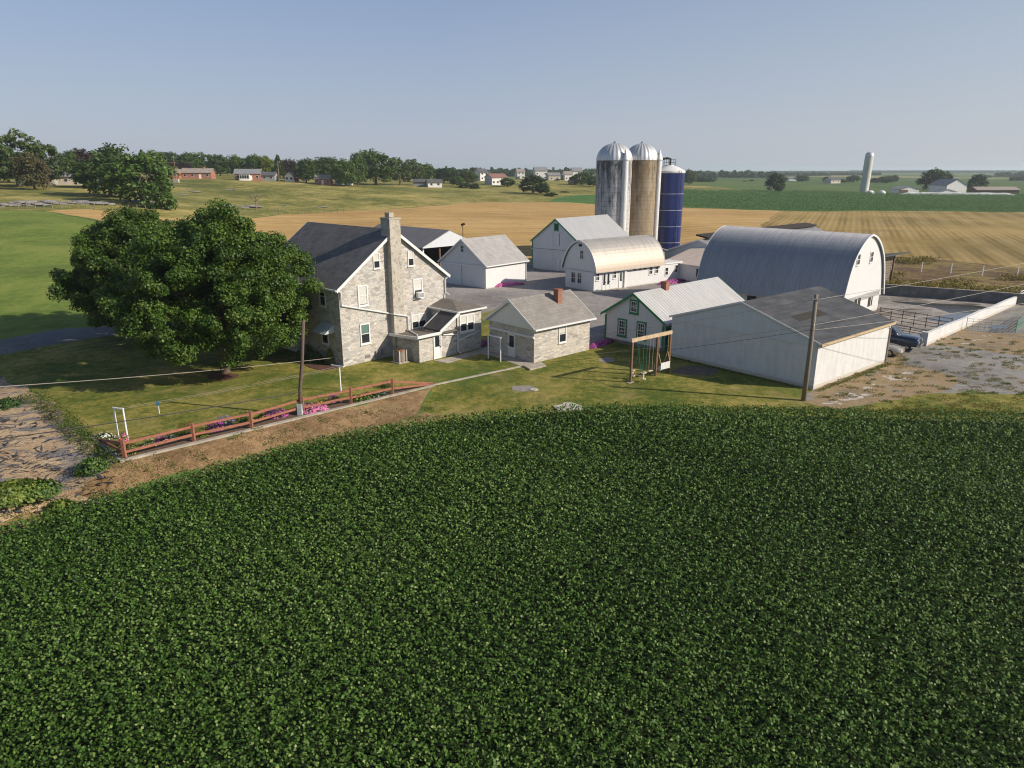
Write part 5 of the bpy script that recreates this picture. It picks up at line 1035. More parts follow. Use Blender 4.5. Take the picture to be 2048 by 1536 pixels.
# ------------------------------------------------------------------ trees of the background: a few kinds, copied and scaled
TG = leafmat('tree_leaf', (.03, .065, .011), (.058, .11, .018), (.11, .165, .034), .5, .2, .25, .45)
TD = leafmat('dark_tree_leaf', (.02, .045, .011), (.036, .072, .017), (.065, .105, .026), .5, .2, .25, .35)
TL = leafmat('pale_tree_leaf', (.045, .075, .018), (.075, .115, .03), (.13, .165, .055), .5, .25, .25, .3)
TP = leafmat('purple_leaf', (.018, .010, .012), (.038, .018, .020), (.07, .03, .03), .5, .15, .25, .3)
TY = leafmat('yellow_leaf', (.08, .12, .012), (.14, .18, .02), (.22, .24, .04), .5, .3, .25, .2)
TB = leafmat('brown_leaf', (.05, .045, .02), (.085, .075, .03), (.13, .11, .05), .6, .2, .2, .3)
def proto_tree(n, per, leaf, seed, shape='round', lo=.12):
    global rng
    rng = np.random.default_rng(seed)
    d = rand_unit(n * 2); d = d[d[:, 2] > -.85][:n]; k = rng.uniform(.45, 1.0, len(d)) ** .6
    if shape == 'round': c = np.stack([d[:, 0] * .42 * k, d[:, 1] * .42 * k, .50 + d[:, 2] * .45 * k], 1); r = rng.uniform(.08, .15, len(d))
    elif shape == 'loose': c = np.stack([d[:, 0] * .46 * k, d[:, 1] * .46 * k, .52 + d[:, 2] * .45 * k], 1); c[:, :2] *= (1 + .3 * np.sin(c[:, 2:3] * 23 + seed)); r = rng.uniform(.05, .10, len(d))
    elif shape == 'cone': z = rng.random(n) ** 1.3; a = rng.uniform(0, 6.283, n); rr = (1 - z) * .42 * rng.uniform(.6, 1, n) + .02; c = np.stack([np.cos(a) * rr, np.sin(a) * rr, .08 + z * .9], 1); r = .04 + .05 * (1 - z)
    elif shape == 'bush': d[:, 2] = np.abs(d[:, 2]); c = np.stack([d[:, 0] * .42 * k, d[:, 1] * .42 * k, .04 + d[:, 2] * .85 * k], 1); r = rng.uniform(.09, .16, len(d))
    return crown_arrays(np.column_stack([c, r]), per, leaf, .3, .9)
PM = {}
def proto(kind_, mat, var):
    key = (kind_, mat.name, var)
    if key not in PM:
        n, per, leaf = {'round': (120, 40, .055), 'loose': (120, 30, .05), 'cone': (150, 24, .045), 'bush': (60, 40, .08)}[kind_]
        v, tn = proto_tree(n, per, leaf, 100 + var * 7 + len(kind_), kind_); m = np_mesh('crown', v, 4, mat, tn)
        b = MB(); b.tube([(0, 0, -.05), (.01, 0, .2), (0, .01, .45)], [.035, .025, .014], 7)
        for k in range(5): a = k * 1.3 + var; b.tube([(0, 0, .2 + .05 * k), (.17 * math.cos(a), .17 * math.sin(a), .42 + .06 * k)], [.014, .006], 5)
        tm = b.build('trunk', BARK); me = tm.data; bpy.data.objects.remove(tm); PM[key] = (m, me)
    return PM[key]
def tree(label, u, Y, vt, wpx, k='round', m=None, name='tree', cat='tree', group='trees behind the pasture', var=None, deep=0.0, trunk=True):
    g = gp(u, Y); h = zv(Y, vt) - g.z; w = wpx / F * fdep(Y, g.z) * (1.0 if k == 'cone' else 1.16)
    var = random.randrange(3) if var is None else var
    cm, tm = proto(k, m or TG, var)
    o = thing(name, label, cat, tuple(g - Vector((0, 0, deep))), random.uniform(0, 6.28), group)
    c = link('crown', cm, o); s = (w / .92, w / .92, (h + deep)); c.scale = s
    if trunk and k != 'bush': t_ = link('trunk', tm, o); t_.scale = (max(w, h * .5),) * 2 + (h + deep,)
    return o
G1 = 'tall trees at the upper left'
TREES = [
 ('tallest loose tree at the left edge of the ridge', 38, 236, 257, 105, 'loose', TL, G1), ('loose pale tree right of the tallest one, upper left', 98, 242, 281, 72, 'loose', TL, G1), ('tall tree cut by the left edge of the picture', -25, 240, 262, 90, 'round', TG, G1), ('dense mid tree behind the blue shed', 18, 262, 288, 70, 'round', TG, G1), ('brownish round tree left of the white ranch house', 70, 222, 303, 62, 'round', TB, G1),
 ('green tree left of the dark purple beech', 146, 285, 301, 38, 'round', TG, G1), ('large dark purple beech on the ridge', 170, 290, 297, 50, 'round', TP, G1),
 ('tall back tree of the big green clump left of the ridge houses', 232, 236, 286, 76, 'round', TG, G1), ('big spreading front tree of the green clump on the ridge', 222, 206, 307, 112, 'round', TG, G1), ('wide low tree at the right of the green clump', 285, 188, 303, 118, 'round', TG, G1), ('low bush at the foot of the green clump', 318, 180, 352, 58, 'bush', TG, G1),
 ('first round tree of the back row on the ridge', 312, 420, 299, 46, 'round', TG, None), ('second tree of the back row on the ridge', 342, 430, 304, 52, 'round', TD, None), ('third tree of the back row, widest crown', 378, 425, 304, 62, 'round', TG, None), ('fourth tree of the back row with uneven top', 412, 430, 304, 48, 'loose', TG, None), ('small purple tree above the brick ranch house', 352, 390, 322, 62, 'round', TP, None),
 ('round dark tree left of the pale roofed brick ranch house', 441, 385, 309, 40, 'round', TG, None), ('second round dark tree left of the pale roofed ranch house', 473, 390, 309, 36, 'round', TG, None), ('green tree behind the pale roofed ranch house', 508, 392, 308, 40, 'round', TG, None), ('yellow green tree beside the green one on the ridge', 533, 392, 310, 36, 'round', TY, None), ('dark spruce beside the utility pole on the ridge', 559, 345, 309, 40, 'cone', TD, None), ('dull purple tree right of the spruce', 578, 375, 318, 34, 'round', TP, None), ('round green tree in front of the hidden house', 613, 338, 316, 42, 'round', TG, None), ('wide green tree right of the round one', 652, 390, 314, 66, 'round', TG, None), ('mid tree left of the tallest central tree', 690, 331, 317, 46, 'round', TG, None), ('tall back tree just left of the tallest central tree', 716, 338, 305, 36, 'round', TG, None), ('tallest broad central tree on the ridge', 752, 358, 299, 82, 'round', TG, None), ('pale loose tree right of the tallest central tree', 800, 372, 315, 42, 'loose', TL, None), ('pale tree above the white roofed sheds', 828, 382, 317, 42, 'loose', TL, None), ('dark tree right of the pale loose trees', 852, 430, 328, 40, 'round', TG, None), ('small dark tree behind the white end shed', 888, 420, 336, 34, 'round', TD, None), ('upright dark tree left of the pale round one', 908, 400, 340, 22, 'cone', TD, None), ('round pale tree left of the white farm house', 937, 400, 342, 36, 'round', TL, None), ('low dark bush below the pale round tree', 930, 366, 362, 26, 'bush', TD, None), ('second low dark bush below the pale round tree', 949, 362, 364, 20, 'bush', TD, None), ('thin tree behind the low bushes', 915, 378, 352, 24, 'round', TG, None),
 ('small round tree standing alone below the white house', 1015, 382, 355, 28, 'round', TG, None), ('large dark clump tree in the middle of the slope', 1066, 330, 350, 50, 'round', TD, None), ('lower right part tree of the dark clump on the slope', 1086, 322, 366, 26, 'round', TD, None), ('low round bush right of the dark clump', 1102, 312, 383, 26, 'bush', TD, None), ('small oval bush alone in the green slope', 1129, 345, 382, 17, 'bush', TD, None), ('dark tree left of the silos', 1163, 430, 344, 40, 'round', TG, None), ('darker tree next to the grey silo', 1186, 415, 352, 26, 'round', TD, None), ('narrow conifer between the far white houses', 1125, 560, 350, 9, 'cone', TD, None), ('small conifer by the far tan house', 1036, 560, 353, 11, 'cone', TD, None), ('round tree before the last far white house', 1146, 520, 352, 16, 'round', TD, None), ('reddish small tree among the far houses', 1116, 540, 358, 10, 'round', TP, None), ('small dark tree left of the far tan houses', 1092, 545, 358, 10, 'round', TD, None), ('small cone tree left of the tan house wall', 1101, 550, 357, 9, 'cone', TD, None),
 ('pale green tree behind the blue silo', 1378, 560, 338, 24, 'round', TL, None), ('big round tree alone in the green crop', 1550, 452, 344, 37, 'round', TD, None), ('small feathery tree beyond the crop', 1423, 760, 356, 18, 'loose', TL, None), ('small round bush beyond the crop', 1489, 760, 361, 8, 'bush', TD, None), ('second small bush beyond the crop', 1503, 780, 359, 8, 'round', TD, None), ('round hazy tree by the long white barn', 1604, 760, 350, 26, 'round', TG, None),
 ('dark tree over the distant house roof', 1656, 720, 353, 20, 'round', TD, None), ('broad tree left of the lone leaning silo', 1680, 700, 358, 24, 'round', TG, None), ('taller tree left of the lone leaning silo', 1706, 730, 350, 26, 'round', TG, None), ('dark tree right of the lone silo', 1749, 690, 356, 18, 'round', TD, None), ('round tree right of the lone silo', 1772, 700, 351, 30, 'round', TG, None), ('small tree at the end of that row', 1786, 730, 350, 18, 'round', TG, None),
 ('largest spreading farm tree behind the white far barn', 1868, 462, 336, 56, 'round', TD, None), ('dark rounded tree right of the white far barn', 1951, 455, 348, 34, 'round', TD, None), ('feathery far tree near the right horizon', 1975, 1100, 350, 14, 'round', TG, None)]
for lab, u, Y, vt, w, k, m, gr in TREES:
    bush = k == 'bush'
    tree(lab, u, Y, vt, w, k, m, 'bush' if bush else 'tree', 'bush' if bush else 'tree', gr or 'trees of the background')
# dead tree
g = gp(513, 205); o = thing('dead_tree', 'small bare dead tree alone in the pasture', 'tree', tuple(g)); b = MB(); random.seed(5)
b.tube([(0, 0, -.3), (.1, 0, 1.5), (-.1, .1, 2.7)], [.22, .17, .13], 7)
for k in range(5): a = k * 1.25; limb_mesh(b, Vector((-.05, .05, 2.3)), Vector((math.cos(a), math.sin(a), .9)).normalized(), 1.5, .11, 2, .75)
b.build('trunk', plain('dead_wood', (.22, .17, .13), .9)); bpy.context.view_layer.update(); [setattr(c, 'parent', o) for c in COL.objects if c.name.startswith('trunk') and c.parent is None]
# far woods, masses nobody could count
def woods(name, rows, m, leaf, n, label):
    v, tn = [], []
    for u0, u1, Y, vb, vt, wob in rows:
        k = int(n * abs(u1 - u0)); uu = rng.uniform(u0, u1, k); YY = Y * rng.uniform(.94, 1.08, k)
        f = YY * CT + 12 * ST; x = (uu - 1024) / F * f; zg = terr(x, YY)
        top = H - YY * np.tan(T + np.arctan((vt + wob * (np.sin(uu * .19) * np.sin(uu * .053 + 1) + .6 * np.sin(uu * .47)) - 768) / F))
        hh = np.maximum(top - zg, 3) * rng.uniform(.72, 1.0, k)
        c = np.stack([x, YY, zg + hh * rng.uniform(.25, .86, k)], 1); r = hh * .22
        a, b = crown_arrays(np.column_stack([c, r]), 9, leaf * Y / 1000, .3, 1.0); v.append(a); tn.append(b)
    return kind(link(name, np_mesh(name, np.concatenate(v), 4, m, np.concatenate(tn))), 'stuff', label, 'woods')
woods('far_woods', [(850, 960, 620, 350, 336, 3), (940, 1210, 1000, 352, 337.5, 2.5), (1180, 1220, 700, 355, 342, 2), (1365, 1545, 1150, 358, 343, 2.5), (1500, 1660, 1500, 356, 347, 1.5), (1640, 1760, 1600, 354, 349, 1), (1990, 2200, 1300, 356, 346, 2.5), (2020, 2200, 900, 362, 356, 1.5), (1370, 1430, 760, 364, 356, 2)], TD, 4.2, 5, 'far hazy woods along the horizon')
woods('horizon_woods', [(1540, 2300, 2600, 352, 346.5, 1.2), (1700, 2300, 3600, 349, 345, .8), (900, 1230, 2200, 349, 341, 1.2), (-500, 330, 700, 330, 322, 5), (-400, 300, 600, 330, 312, 6), (300, 640, 560, 325, 318, 4), (560, 860, 560, 340, 330, 5)], TD, 3.2, 4, 'distant wooded ridge line')
# ------------------------------------------------------------------ houses on the ridge and beyond
def hmat(c, n): return plain('wall_' + n, c, .8, var=.12, scale=1.2)
HB, HWt, HT, HG = hmat((.34, .15, .10), 'brick'), hmat((.72, .70, .67), 'white'), hmat((.55, .49, .41), 'tan'), hmat((.28, .29, .30), 'grey')
RT, RG, RD, RR = (plain('roof_' + n, c, .85, var=.2, scale=.8) for n, c in (('tan', (.30, .25, .21)), ('grey', (.22, .22, .225)), ('dark', (.10, .10, .11)), ('red', (.25, .13, .10))))
def farhouse(label, u, Y, wpx, wm, rm, rot=0.0, he=2.7, rh=1.6, dp=8, chim=False, nw=4, name='ranch_house', cat='house', side=True, group='houses along the ridge', ax='x'):
    g = gp(u, Y); w = wpx / F * fdep(Y, g.z); o = thing(name, label, cat, tuple(g + Vector((0, 0, -.1))), rot, group)
    L, D = (w, dp) if ax == 'x' else (dp, w)
    hlp = thing if 0 else None
    MB().prism([(-D / 2, -1.0), (D / 2, -1.0), (D / 2, he), (0, he + rh), (-D / 2, he)] , 'x' if ax == 'x' else 'y', -L / 2, L / 2).build('wall', wm, o) if ax == 'x' else MB().prism([(-w / 2, -1.0), (w / 2, -1.0), (w / 2, he), (0, he + rh), (-w / 2, he)], 'y', -dp / 2, dp / 2).build('wall', wm, o)
    W_ = D if ax == 'x' else w; ch_ = [(p - W_ / 2, z) for p, z in chevron(W_, he, he + rh, .45, .02, .18)]
    r = MB().prism(ch_, ax, -(L if ax == 'x' else dp) / 2 - .4, (L if ax == 'x' else dp) / 2 + .4).build('roof', rm, o)
    if chim: MB().box(-.4 + w * .2, .4 + w * .2, -.35, .35, he, he + rh + .9).build('chimney', BRICK, r)
    fy = -D / 2 if ax == 'x' else -dp / 2
    for k in range(nw):
        c = -w / 2 + w * (k + .5) / nw
        if k == nw // 2 and nw > 2 and side: MB().box(c - .5, c + .5, fy - .04, fy - .002, .1, 2.1).build('door', HWt if wm is not HWt else HG, o)
        else:
            ww = MB().box(c - .6, c + .6, fy - .05, fy - .002, 1.0, 2.1).build('window', HWt, o); MB().box(c - .5, c + .5, fy - .07, fy - .051, 1.1, 2.0).build('pane', GLASS, ww)
            if he > 4.5: w2 = MB().box(c - .6, c + .6, fy - .05, fy - .002, 3.7, 4.8).build('window', HWt, o); MB().box(c - .5, c + .5, fy - .07, fy - .051, 3.8, 4.7).build('pane', GLASS, w2)
    return o
farhouse('long pale ranch house with grey roof at the upper left', 122, 252, 92, HT, RG, R(12), 2.7, 1.5, 8, nw=5)
farhouse('small pale shed beside the ridge utility pole', 328, 318, 12, HT, RT, 0, 2.4, 1.1, 3, nw=1, name='garden_shed', cat='shed')
farhouse('low brick house with tan roof left of the longer one', 350, 335, 27, HB, RT, R(8), 2.5, 1.4, 8, True, 2)
farhouse('long brick ranch house with tan roof and chimney on the ridge', 398, 340, 56, HB, RT, R(10), 2.7, 1.7, 9, True, 4)
farhouse('brick and white ranch house with grey roof on the ridge', 498, 335, 48, HB, RG, R(14), 2.9, 1.8, 9, False, 4)
su = gp(490, 329); o = thing('sun_room', 'white sun room with tall windows on the grey roofed ranch house', 'sun room', tuple(su), R(14), 'houses along the ridge')
MB().box(-2.2, 2.2, -1.2, 1.2, -.5, 2.5).build('wall', HWt, o); MB().box(-2.4, 2.4, -1.4, 1.4, 2.52, 2.66).build('roof', RG, o)
for k in range(4): MB().box(-1.95 + k, -1.15 + k, -1.26, -1.205, .8, 2.2).build('window', GLASS, o)
farhouse('dark low house hidden behind the spruce', 540, 338, 26, HG, RD, R(5), 2.5, 1.3, 7, False, 2)
farhouse('white gabled house right of the ridge utility pole', 582, 340, 17, HWt, RG, R(5), 2.6, 1.6, 7, False, 2, ax='y')
farhouse('brick house with porch and chimney among the ridge trees', 648, 335, 30, HB, RT, R(6), 2.6, 1.5, 8, True, 3)
farhouse('grey house with white end right of the porch house', 688, 345, 30, HWt, RG, R(25), 2.5, 1.4, 7, False, 3)
farhouse('long grey shed below the pale loose trees', 846, 368, 36, HG, RD, R(4), 2.3, 1.1, 6, False, 0, 'long_shed', 'shed')
farhouse('white end shed at the right of the long grey shed', 868, 362, 28, HWt, RD, R(16), 2.5, 1.2, 6, False, 2, 'long_shed', 'shed')
farhouse('dark roofed white gabled house far behind the slope', 962, 470, 18, HWt, RD, R(30), 5, 2.2, 9, False, 2, 'far_house')
farhouse('white house with reddish roof on the slope', 992, 405, 34, HWt, RR, R(28), 4.0, 1.8, 9, False, 4, 'far_house')
farhouse('tall far white house right of the small conifer', 1040, 600, 15, HWt, RT, R(10), 5.5, 2, 9, False, 2, 'far_house')
farhouse('tall far white house half behind the dark clump', 1080, 560, 24, HWt, RG, R(10), 6.5, 2.5, 9, False, 3, 'far_house')
farhouse('low tan far house right of the dark clump', 1106, 545, 24, HT, RG, R(10), 3.6, 1.8, 9, False, 2, 'far_house')
farhouse('white far house behind the narrow conifer', 1134, 560, 15, HWt, RT, R(10), 4.5, 2, 9, False, 2, 'far_house')
farhouse('last tall white far house left of the silos', 1152, 600, 20, HWt, RG, R(10), 7.2, 2.6, 9, False, 2, 'far_house')
farhouse('tiny brick coloured shed on the green slope', 1144, 430, 13, HB, RT, R(5), 1.8, .8, 4, False, 1, 'field_shed', 'shed')
G2 = 'farm buildings at the far right'
farhouse('low far farm shed with wide brown door', 1807, 446, 37, HWt, RG, R(4), 3.0, 1.6, 12, False, 0, 'farm_shed', 'shed', group=G2, ax='y')
g = gp(1806, 439.5); tag(MB().box(-2.6, 2.6, 0, .12, -.1, 2.6).build('barn_door', plain('brown_door', (.16, .085, .065), .7), loc=tuple(g)), 'wide brown door leaning shut across the low far shed', 'door', G2)
farhouse('white far barn with tall gable before the largest farm tree', 1893, 446, 42, HWt, RG, R(6), 5.0, 3.4, 16, False, 0, 'far_barn', 'barn', group=G2, ax='y')
farhouse('low white gabled annex before the far barn', 1890, 436, 34, HWt, RG, R(4), 1.4, 1.5, 6, False, 0, 'farm_shed', 'shed', group=G2, ax='y')
farhouse('long brown far shed with pale roof at the right', 1985, 446, 86, plain('brown_wall', (.07, .045, .04), .8), RT, R(2), 2.9, 1.6, 9, False, 0, 'farm_shed', 'shed', group=G2)
farhouse('long low white barn beyond the green crop', 1583, 800, 18, HWt, RG, R(2), 3.0, 1.0, 9, False, 0, 'far_barn', 'barn', group=G2)
farhouse('far grey roofed house among the dark trees', 1664, 690, 24, HT, RD, R(20), 3.0, 2.2, 9, False, 2, 'far_house', group=G2)
g = gp(1727, 446); SILG = plain('plain_silo', (.55, .53, .49), .7, .1, var=.14, scale=.3, sc=(1, 1, .3)); o = thing('lone_silo', 'tall slender grey silo leaning right in the far crop', 'silo', tuple(g), 0); o.rotation_euler = (0, R(1.3), 0)
hh = zv(446, 304) - g.z; MB().lathe([(2.5, -1), (2.4, hh - 2.2)], 28).build('barrel', SILG, o, smooth=True); MB().lathe([(2.45, hh - 2.2), (2.3, hh - 1.1), (1.6, hh - .3), (.6, hh), (0, hh)], 24).build('dome', plain('silo_cap', (.6, .6, .6), .4, .4), o, smooth=True)
g = gp(1740, 442); tag(MB().lathe([(0, 2.2), (1.5, 1.9), (2.3, .9), (2.4, -.3)], 14).build('white_tank', HWt, smooth=True, loc=tuple(g)), 'white rounded tank at the foot of the lone silo', 'tank')
g = gp(1763, 438); tag(MB().lathe([(0, 2.4), (1.4, 2.1), (2.2, 1.1), (2.3, -.3)], 14).build('white_tank', HWt, smooth=True, loc=tuple(g)), 'white dome right of the lone silo', 'tank')
a, c = gp(1800, 432), gp(2030, 428); b = MB(); b.tube([a.lerp(c, k / 12) + Vector((0, 0, .5 + .12 * math.sin(k * 2.3))) for k in range(13)], [.4] + [1.3] * 11 + [.3], 10)
tag(b.build('silage_bag', plain('white_plastic', (.80, .80, .82), .35)), 'long white plastic silage bag before the far farm', 'silage bag', None)
for k, (u, Y, vt, w) in enumerate(((1655, 1500, 345, 5), (1640, 1550, 352, 5), (1648, 1560, 353, 5), (1622, 1500, 354, 4))):
    g = gp(u, Y); hh = zv(Y, vt) - g.z; r = w / F * Y / 2; o = thing('distant_silo', ['tallest tiny pale silo on the horizon', 'short tiny silo left of the tallest horizon silo', 'short tiny silo nearest the tallest horizon silo', 'tiny silo farthest left in the horizon farm'][k], 'silo', tuple(g), 0, 'tiny silos on the horizon'); MB().lathe([(r, -1), (r, hh - r), (r * .7, hh - r * .3), (0, hh)], 12).build('barrel', SILG, o)
# ------------------------------------------------------------------ poles, rocks and posts in the pasture
for u, Y, vt, lab in ((353, 305, 312, 'brown utility pole beside the brick ridge house'), (559, 320, 322, 'brown utility pole in front of the ridge spruce')):
    g = gp(u, Y); hh = zv(Y, vt) - g.z; o = thing('utility_pole', lab, 'utility pole', tuple(g), 0, 'ridge utility poles'); MB().tube([(0, 0, -.5), (0, 0, hh)], [.2, .14], 7).build('shaft', plain('ridge_pole', (.25, .15, .10), .8) if u == 353 else bpy.data.materials['ridge_pole'], o); MB().box(-1.0, 1.0, -.06, .06, hh - .9, hh - .75).build('crossarm', POLEM, o)
for k, v in enumerate((325, 332, 336)):
    pa_, pb_ = fr3(-100, v - 2, 300), fr3(353, v + (0, 1, 5)[k], 305); b = MB(); b.tube([pa_.lerp(pb_, j / 10) - Vector((0, 0, .8 * 4 * (j / 10) * (1 - j / 10))) for j in range(11)], .05, 4)
    tag(b.build('power_line', WIRE), ['topmost', 'middle', 'lowest'][k] + ' power line running left from the ridge pole', 'wire', 'ridge power lines')
ROCK = plain('grey_rock', (.23, .215, .195), .95, var=.35, scale=.9, bump=.6)
def rock(label, u, v, wpx, h, name='rock', group='rock outcrops in the pasture', seed=0):
    p = at(u, v); w = wpx / F * p[1] / 2 * 1.75; h *= .5; bm = bmesh.new(); bmesh.ops.create_icosphere(bm, subdivisions=3, radius=1); rr = random.Random(seed)
    ph = [rr.uniform(0, 6) for _ in range(6)]
    for q in bm.verts:
        c = q.co; f = 1 + .22 * math.sin(c.x * 3 + ph[0]) * math.sin(c.y * 3.4 + ph[1]) + .15 * math.sin(c.z * 6 + c.x * 5 + ph[2]) + .1 * math.sin(c.x * 9 + ph[3]) * math.sin(c.y * 8 + ph[4])
        q.co = Vector((c.x * w * f, c.y * w * .8 * f, round(c.z * f * 3) / 3 * h * .45 + c.z * f * h * .55))
    me = bpy.data.meshes.new(name); bm.to_mesh(me); bm.free(); me.materials.append(ROCK)
    return tag(link(name, me, None, (p[0], p[1], p[2] + h * .1)), label, 'rock', group)
RK = [(8, 412, 30, .9, 'grey outcrop at the left edge of the pasture'), (24, 408, 22, .8, 'outcrop just right of the left edge one'), (52, 407, 34, 1.2, 'widest grey outcrop of the left row'), (75, 411, 26, .9, 'flat outcrop right of the widest one'), (98, 406, 28, 1.1, 'pale outcrop in the middle of the left row'), (124, 407, 28, .9, 'rounded outcrop right of the pale one'), (158, 404, 18, .7, 'small outcrop among dry grass'), (186, 408, 30, 1.0, 'long pale outcrop left of the big tree clump'), (212, 409, 18, .7, 'small outcrop right of the long pale one'), (262, 403, 22, .8, 'dark broken rocks below the green clump'), (285, 405, 26, .8, 'dark rock row end below the green clump'), (306, 407, 16, .6, 'last small rock below the green clump'), (388, 384, 14, .4, 'small pale rock below the brick house'), (362, 390, 12, .4, 'tiny pale rock left in the open pasture'), (456, 380, 16, .35, 'flat pale rock below the grey roofed house'), (452, 412, 20, .6, 'rock just above the maple crown'), (500, 414, 26, .9, 'rocks at the foot of the dead tree'), (645, 414, 14, .4, 'flat rock near the stubble edge'), (570, 411, 10, .4, 'tiny rock right of the dead tree')]
for k, (u, v, w, h, lab) in enumerate(RK): rock(lab, u, v, w, h, seed=k + 3)
for k, u in enumerate(range(545, 700, 13)):
    p = at(u, 427 - abs(u - 620) * .012); tag(MB().box(-.07, .07, -.07, .07, -.3, 1.3).build('fence_post', POLEM, loc=tuple(p)), 'thin wooden post along the pasture edge', 'fence post', 'pasture fence posts')
for k in range(17):
    u = 20 + k * 17; v = 417 + .00009 * (u - 40) ** 2; p = at(u, v); tag(MB().box(-.07, .07, -.07, .07, -.3, 1.35).build('fence_post', POLEM, loc=tuple(p)), 'thin wooden post between meadow and rocks', 'fence post', 'meadow fence posts')
g = at(43, 366); o = tag(MB().box(-1.6, 1.6, -1, 1, -.3, 2.1).prism([(-1.15, 2.1), (1.15, 2.1), (0, 2.8)], 'x', -1.75, 1.75).build('blue_shed', plain('blue_paint', (.10, .22, .38), .6), loc=tuple(g)), 'small blue shed under the left trees', 'shed')
g = at(342, 365); o = thing('timber_pile', 'pale stacked timber below the ridge utility pole', 'timber pile', tuple(g)); b = MB()
for k in range(3): b.box(-3.2, 3.2, -.6, .6, .02 + k * .45, .36 + k * .45)
b.build('timber', HT, o)
g = at(593, 364); tag(MB().box(-1.1, 1.1, -.6, .6, .2, 1.3).box(-.5, .9, -.5, .5, 1.301, 1.9).build('red_machine', plain('red_paint', (.45, .05, .04), .5), loc=tuple(g)), 'small red farm machine by the white gabled house', 'machine')
def tufts(name, label, pts_, r, h, n, m, leaf):
    P_ = []
    for x, y in pts_: a = rng.uniform(0, 6.283, n); q_ = np.sqrt(rng.random(n)) * r; P_.append(np.stack([x + np.cos(a) * q_, y + np.sin(a) * q_ * .6], 1))
    P_ = np.concatenate(P_); z = terr(P_[:, 0], P_[:, 1]) + rng.random(len(P_)) * h
    nor = rand_unit(len(P_)); nor[:, 2] *= .4; nor /= np.linalg.norm(nor, axis=1, keepdims=True)
    kind(link(name, np_mesh(name, leaf_quads(np.column_stack([P_, z]), nor, leaf * rng.uniform(.6, 1.5, len(P_)), .4), 4, m, rng.random(len(P_)))), 'stuff', label, 'weeds')
WEED = leafmat('dry_weed', (.16, .12, .035), (.24, .18, .055), (.30, .25, .08), .7, .3, .2, 0.0); GW = leafmat('green_weed', (.07, .10, .02), (.11, .14, .03), (.19, .2, .05), .6, .3, .2, 0.0)
tufts('dry_weeds', 'dry tan weeds on the bank behind the barnyard', [at(u, v)[:2] for u, v in ((1775, 556), (1800, 572), (1830, 578), (1860, 575), (1890, 580), (1920, 570), (1950, 585), (1985, 588), (1810, 525), (1835, 528), (1850, 522), (2010, 585), (1760, 520), (2030, 560))], 2.4, .8, 300, WEED, .35)
_gw = [P(random.uniform(1640, 2060), random.uniform(715, 825))[:2] for _ in range(60)] + [P(random.uniform(1860, 2060), random.uniform(675, 720))[:2] for _ in range(40)]
_wl = [(21.52 + math.cos(R(40.2)) * k + .3, 48.5 + math.sin(R(40.2)) * k - .35) for k in np.linspace(0, 11.5, 26)] + [(21.3 - math.sin(R(40.2)) * k - .2, 48.5 + math.cos(R(40.2)) * k - .2) for k in np.linspace(0, 12, 26)]
tufts('green_weeds', 'green weeds dotted over the lane and along the machine shed', _gw + _wl, .3, .10, 45, GW, .10)
tufts('tan_weeds', 'dry tan weeds dotted over the lane', [P(random.uniform(1640, 2060), random.uniform(700, 822))[:2] for _ in range(160)], .5, .08, 50, WEED, .10)
tufts('bank_weeds', 'sparse weeds on the bank and along the bean field edge', [P(u, np.interp(u, (0, 200, 400, 600, 800, 860), (1030, 985, 922, 872, 838, 832)) + random.uniform(-22, 8), -.4)[:2] for u in range(0, 870, 14)], .55, .14, 40, GW, .11)
tufts('lawn_edge_grass', 'longer grass along the bean field edge', [P(u, 838 - .0265 * (u - 850) if u < 1200 else 817 + (u - 1200) * .014)[:2] for u in range(860, 2040, 22)] + [WA + DD * k * .7 + DN * .3 for k in range(0, 26)], 1.0, .22, 130, GW, .12)
# ------------------------------------------------------------------ haze, sky, sun, camera
AIR = .00017
hb = MB().box(-6500, 6500, -120, 9200, -8, 48).build('haze', (lambda t: t.mat)(NT('haze_air'))); t_ = hb.data.materials[0].node_tree
v_ = t_.nodes.new('ShaderNodeVolumePrincipled'); v_.inputs['Color'].default_value = (.80, .89, 1, 1); v_.inputs['Density'].default_value = AIR; v_.inputs['Anisotropy'].default_value = .3
t_.links.new(v_.outputs[0], t_.nodes['Material Output'].inputs['Volume']); hb['kind'] = 'stuff'
w = bpy.data.worlds.new('World'); scene.world = w; w.use_nodes = True; nt = w.node_tree
SEL, SAZ = R(29), math.atan2(.967, -.25)      # sun 29 degrees up, to the right and slightly behind the camera
sky = nt.nodes.new('ShaderNodeTexSky'); sky.sky_type = 'NISHITA'; sky.sun_disc = False; sky.sun_elevation = SEL; sky.sun_rotation = SAZ; sky.altitude = 150; sky.air_density = 1.0; sky.dust_density = .8; sky.ozone_density = 2.5
bg = nt.nodes['Background']; bg.inputs['Strength'].default_value = .09
tc = nt.nodes.new('ShaderNodeTexCoord'); sx = nt.nodes.new('ShaderNodeSeparateXYZ'); nt.links.new(tc.outputs['Generated'], sx.inputs[0])
rp_ = nt.nodes.new('ShaderNodeMapRange'); rp_.inputs[1].default_value = 0; rp_.inputs[2].default_value = .5; rp_.inputs[3].default_value = .88; rp_.inputs[4].default_value = .1; nt.links.new(sx.outputs[2], rp_.inputs[0])
rq_ = nt.nodes.new('ShaderNodeMapRange'); rq_.inputs[1].default_value = 0; rq_.inputs[2].default_value = .24; nt.links.new(sx.outputs[2], rq_.inputs[0])
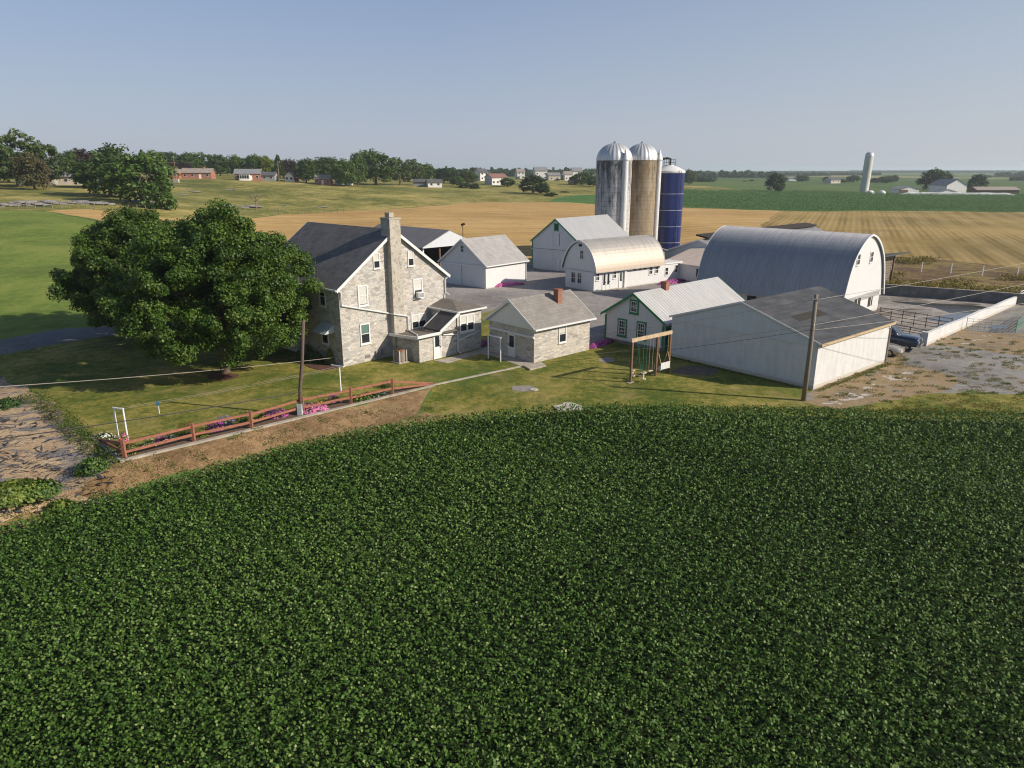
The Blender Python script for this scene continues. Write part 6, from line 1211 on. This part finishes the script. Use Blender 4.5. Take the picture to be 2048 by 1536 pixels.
hz = nt.nodes.new('ShaderNodeMix'); hz.data_type = 'RGBA'; hz.inputs[6].default_value = (4.5, 4.85, 5.8, 1); hz.inputs[7].default_value = (3.0, 3.85, 5.95, 1); nt.links.new(rq_.outputs[0], hz.inputs[0])
mx = nt.nodes.new('ShaderNodeMix'); mx.data_type = 'RGBA'; nt.links.new(rp_.outputs[0], mx.inputs[0]); nt.links.new(sky.outputs[0], mx.inputs[6]); rs_ = nt.nodes.new('ShaderNodeMapRange'); rs_.inputs[1].default_value = -.1; rs_.inputs[2].default_value = .9; rs_.inputs[4].default_value = .85; nt.links.new(sx.outputs[0], rs_.inputs[0])
sg = nt.nodes.new('ShaderNodeMix'); sg.data_type = 'RGBA'; nt.links.new(rs_.outputs[0], sg.inputs[0]); nt.links.new(hz.outputs[2], sg.inputs[6]); sg.inputs[7].default_value = (5.6, 5.8, 6.2, 1); nt.links.new(sg.outputs[2], mx.inputs[7]); nt.links.new(mx.outputs[2], bg.inputs[0])   # summer haze low in the sky
sl = bpy.data.lights.new('sun', 'SUN'); sl.energy = 5.0; sl.angle = R(.6); sl.color = (1, .905, .775); so = bpy.data.objects.new('sun', sl); COL.objects.link(so)
sd = Vector((math.sin(SAZ) * math.cos(SEL), math.cos(SAZ) * math.cos(SEL), math.sin(SEL))); so.rotation_euler = sd.to_track_quat('Z', 'Y').to_euler()
cam = bpy.data.cameras.new('camera'); co_ = bpy.data.objects.new('camera', cam); COL.objects.link(co_); scene.camera = co_
co_.location = (0, 0, H); co_.rotation_euler = (R(90) - T, 0, 0); cam.sensor_width = 36; cam.lens = 36 * F / 2048; cam.clip_end = 20000; cam.clip_start = .3
vs = scene.view_settings; vs.view_transform = 'Standard'; vs.look = 'None'; vs.exposure = .2; vs.gamma = 1
cy = scene.cycles; cy.use_denoising = True; cy.max_bounces = 6; cy.diffuse_bounces = 3; cy.glossy_bounces = 3; cy.transmission_bounces = 3; cy.volume_bounces = 1; cy.transparent_max_bounces = 6; cy.caustics_reflective = False; cy.caustics_refractive = False; cy.sample_clamp_indirect = 6; cy.pixel_filter_type = 'BLACKMAN_HARRIS'; cy.filter_width = 1.15
for o in COL.objects:
    if o.type == 'EMPTY': continue
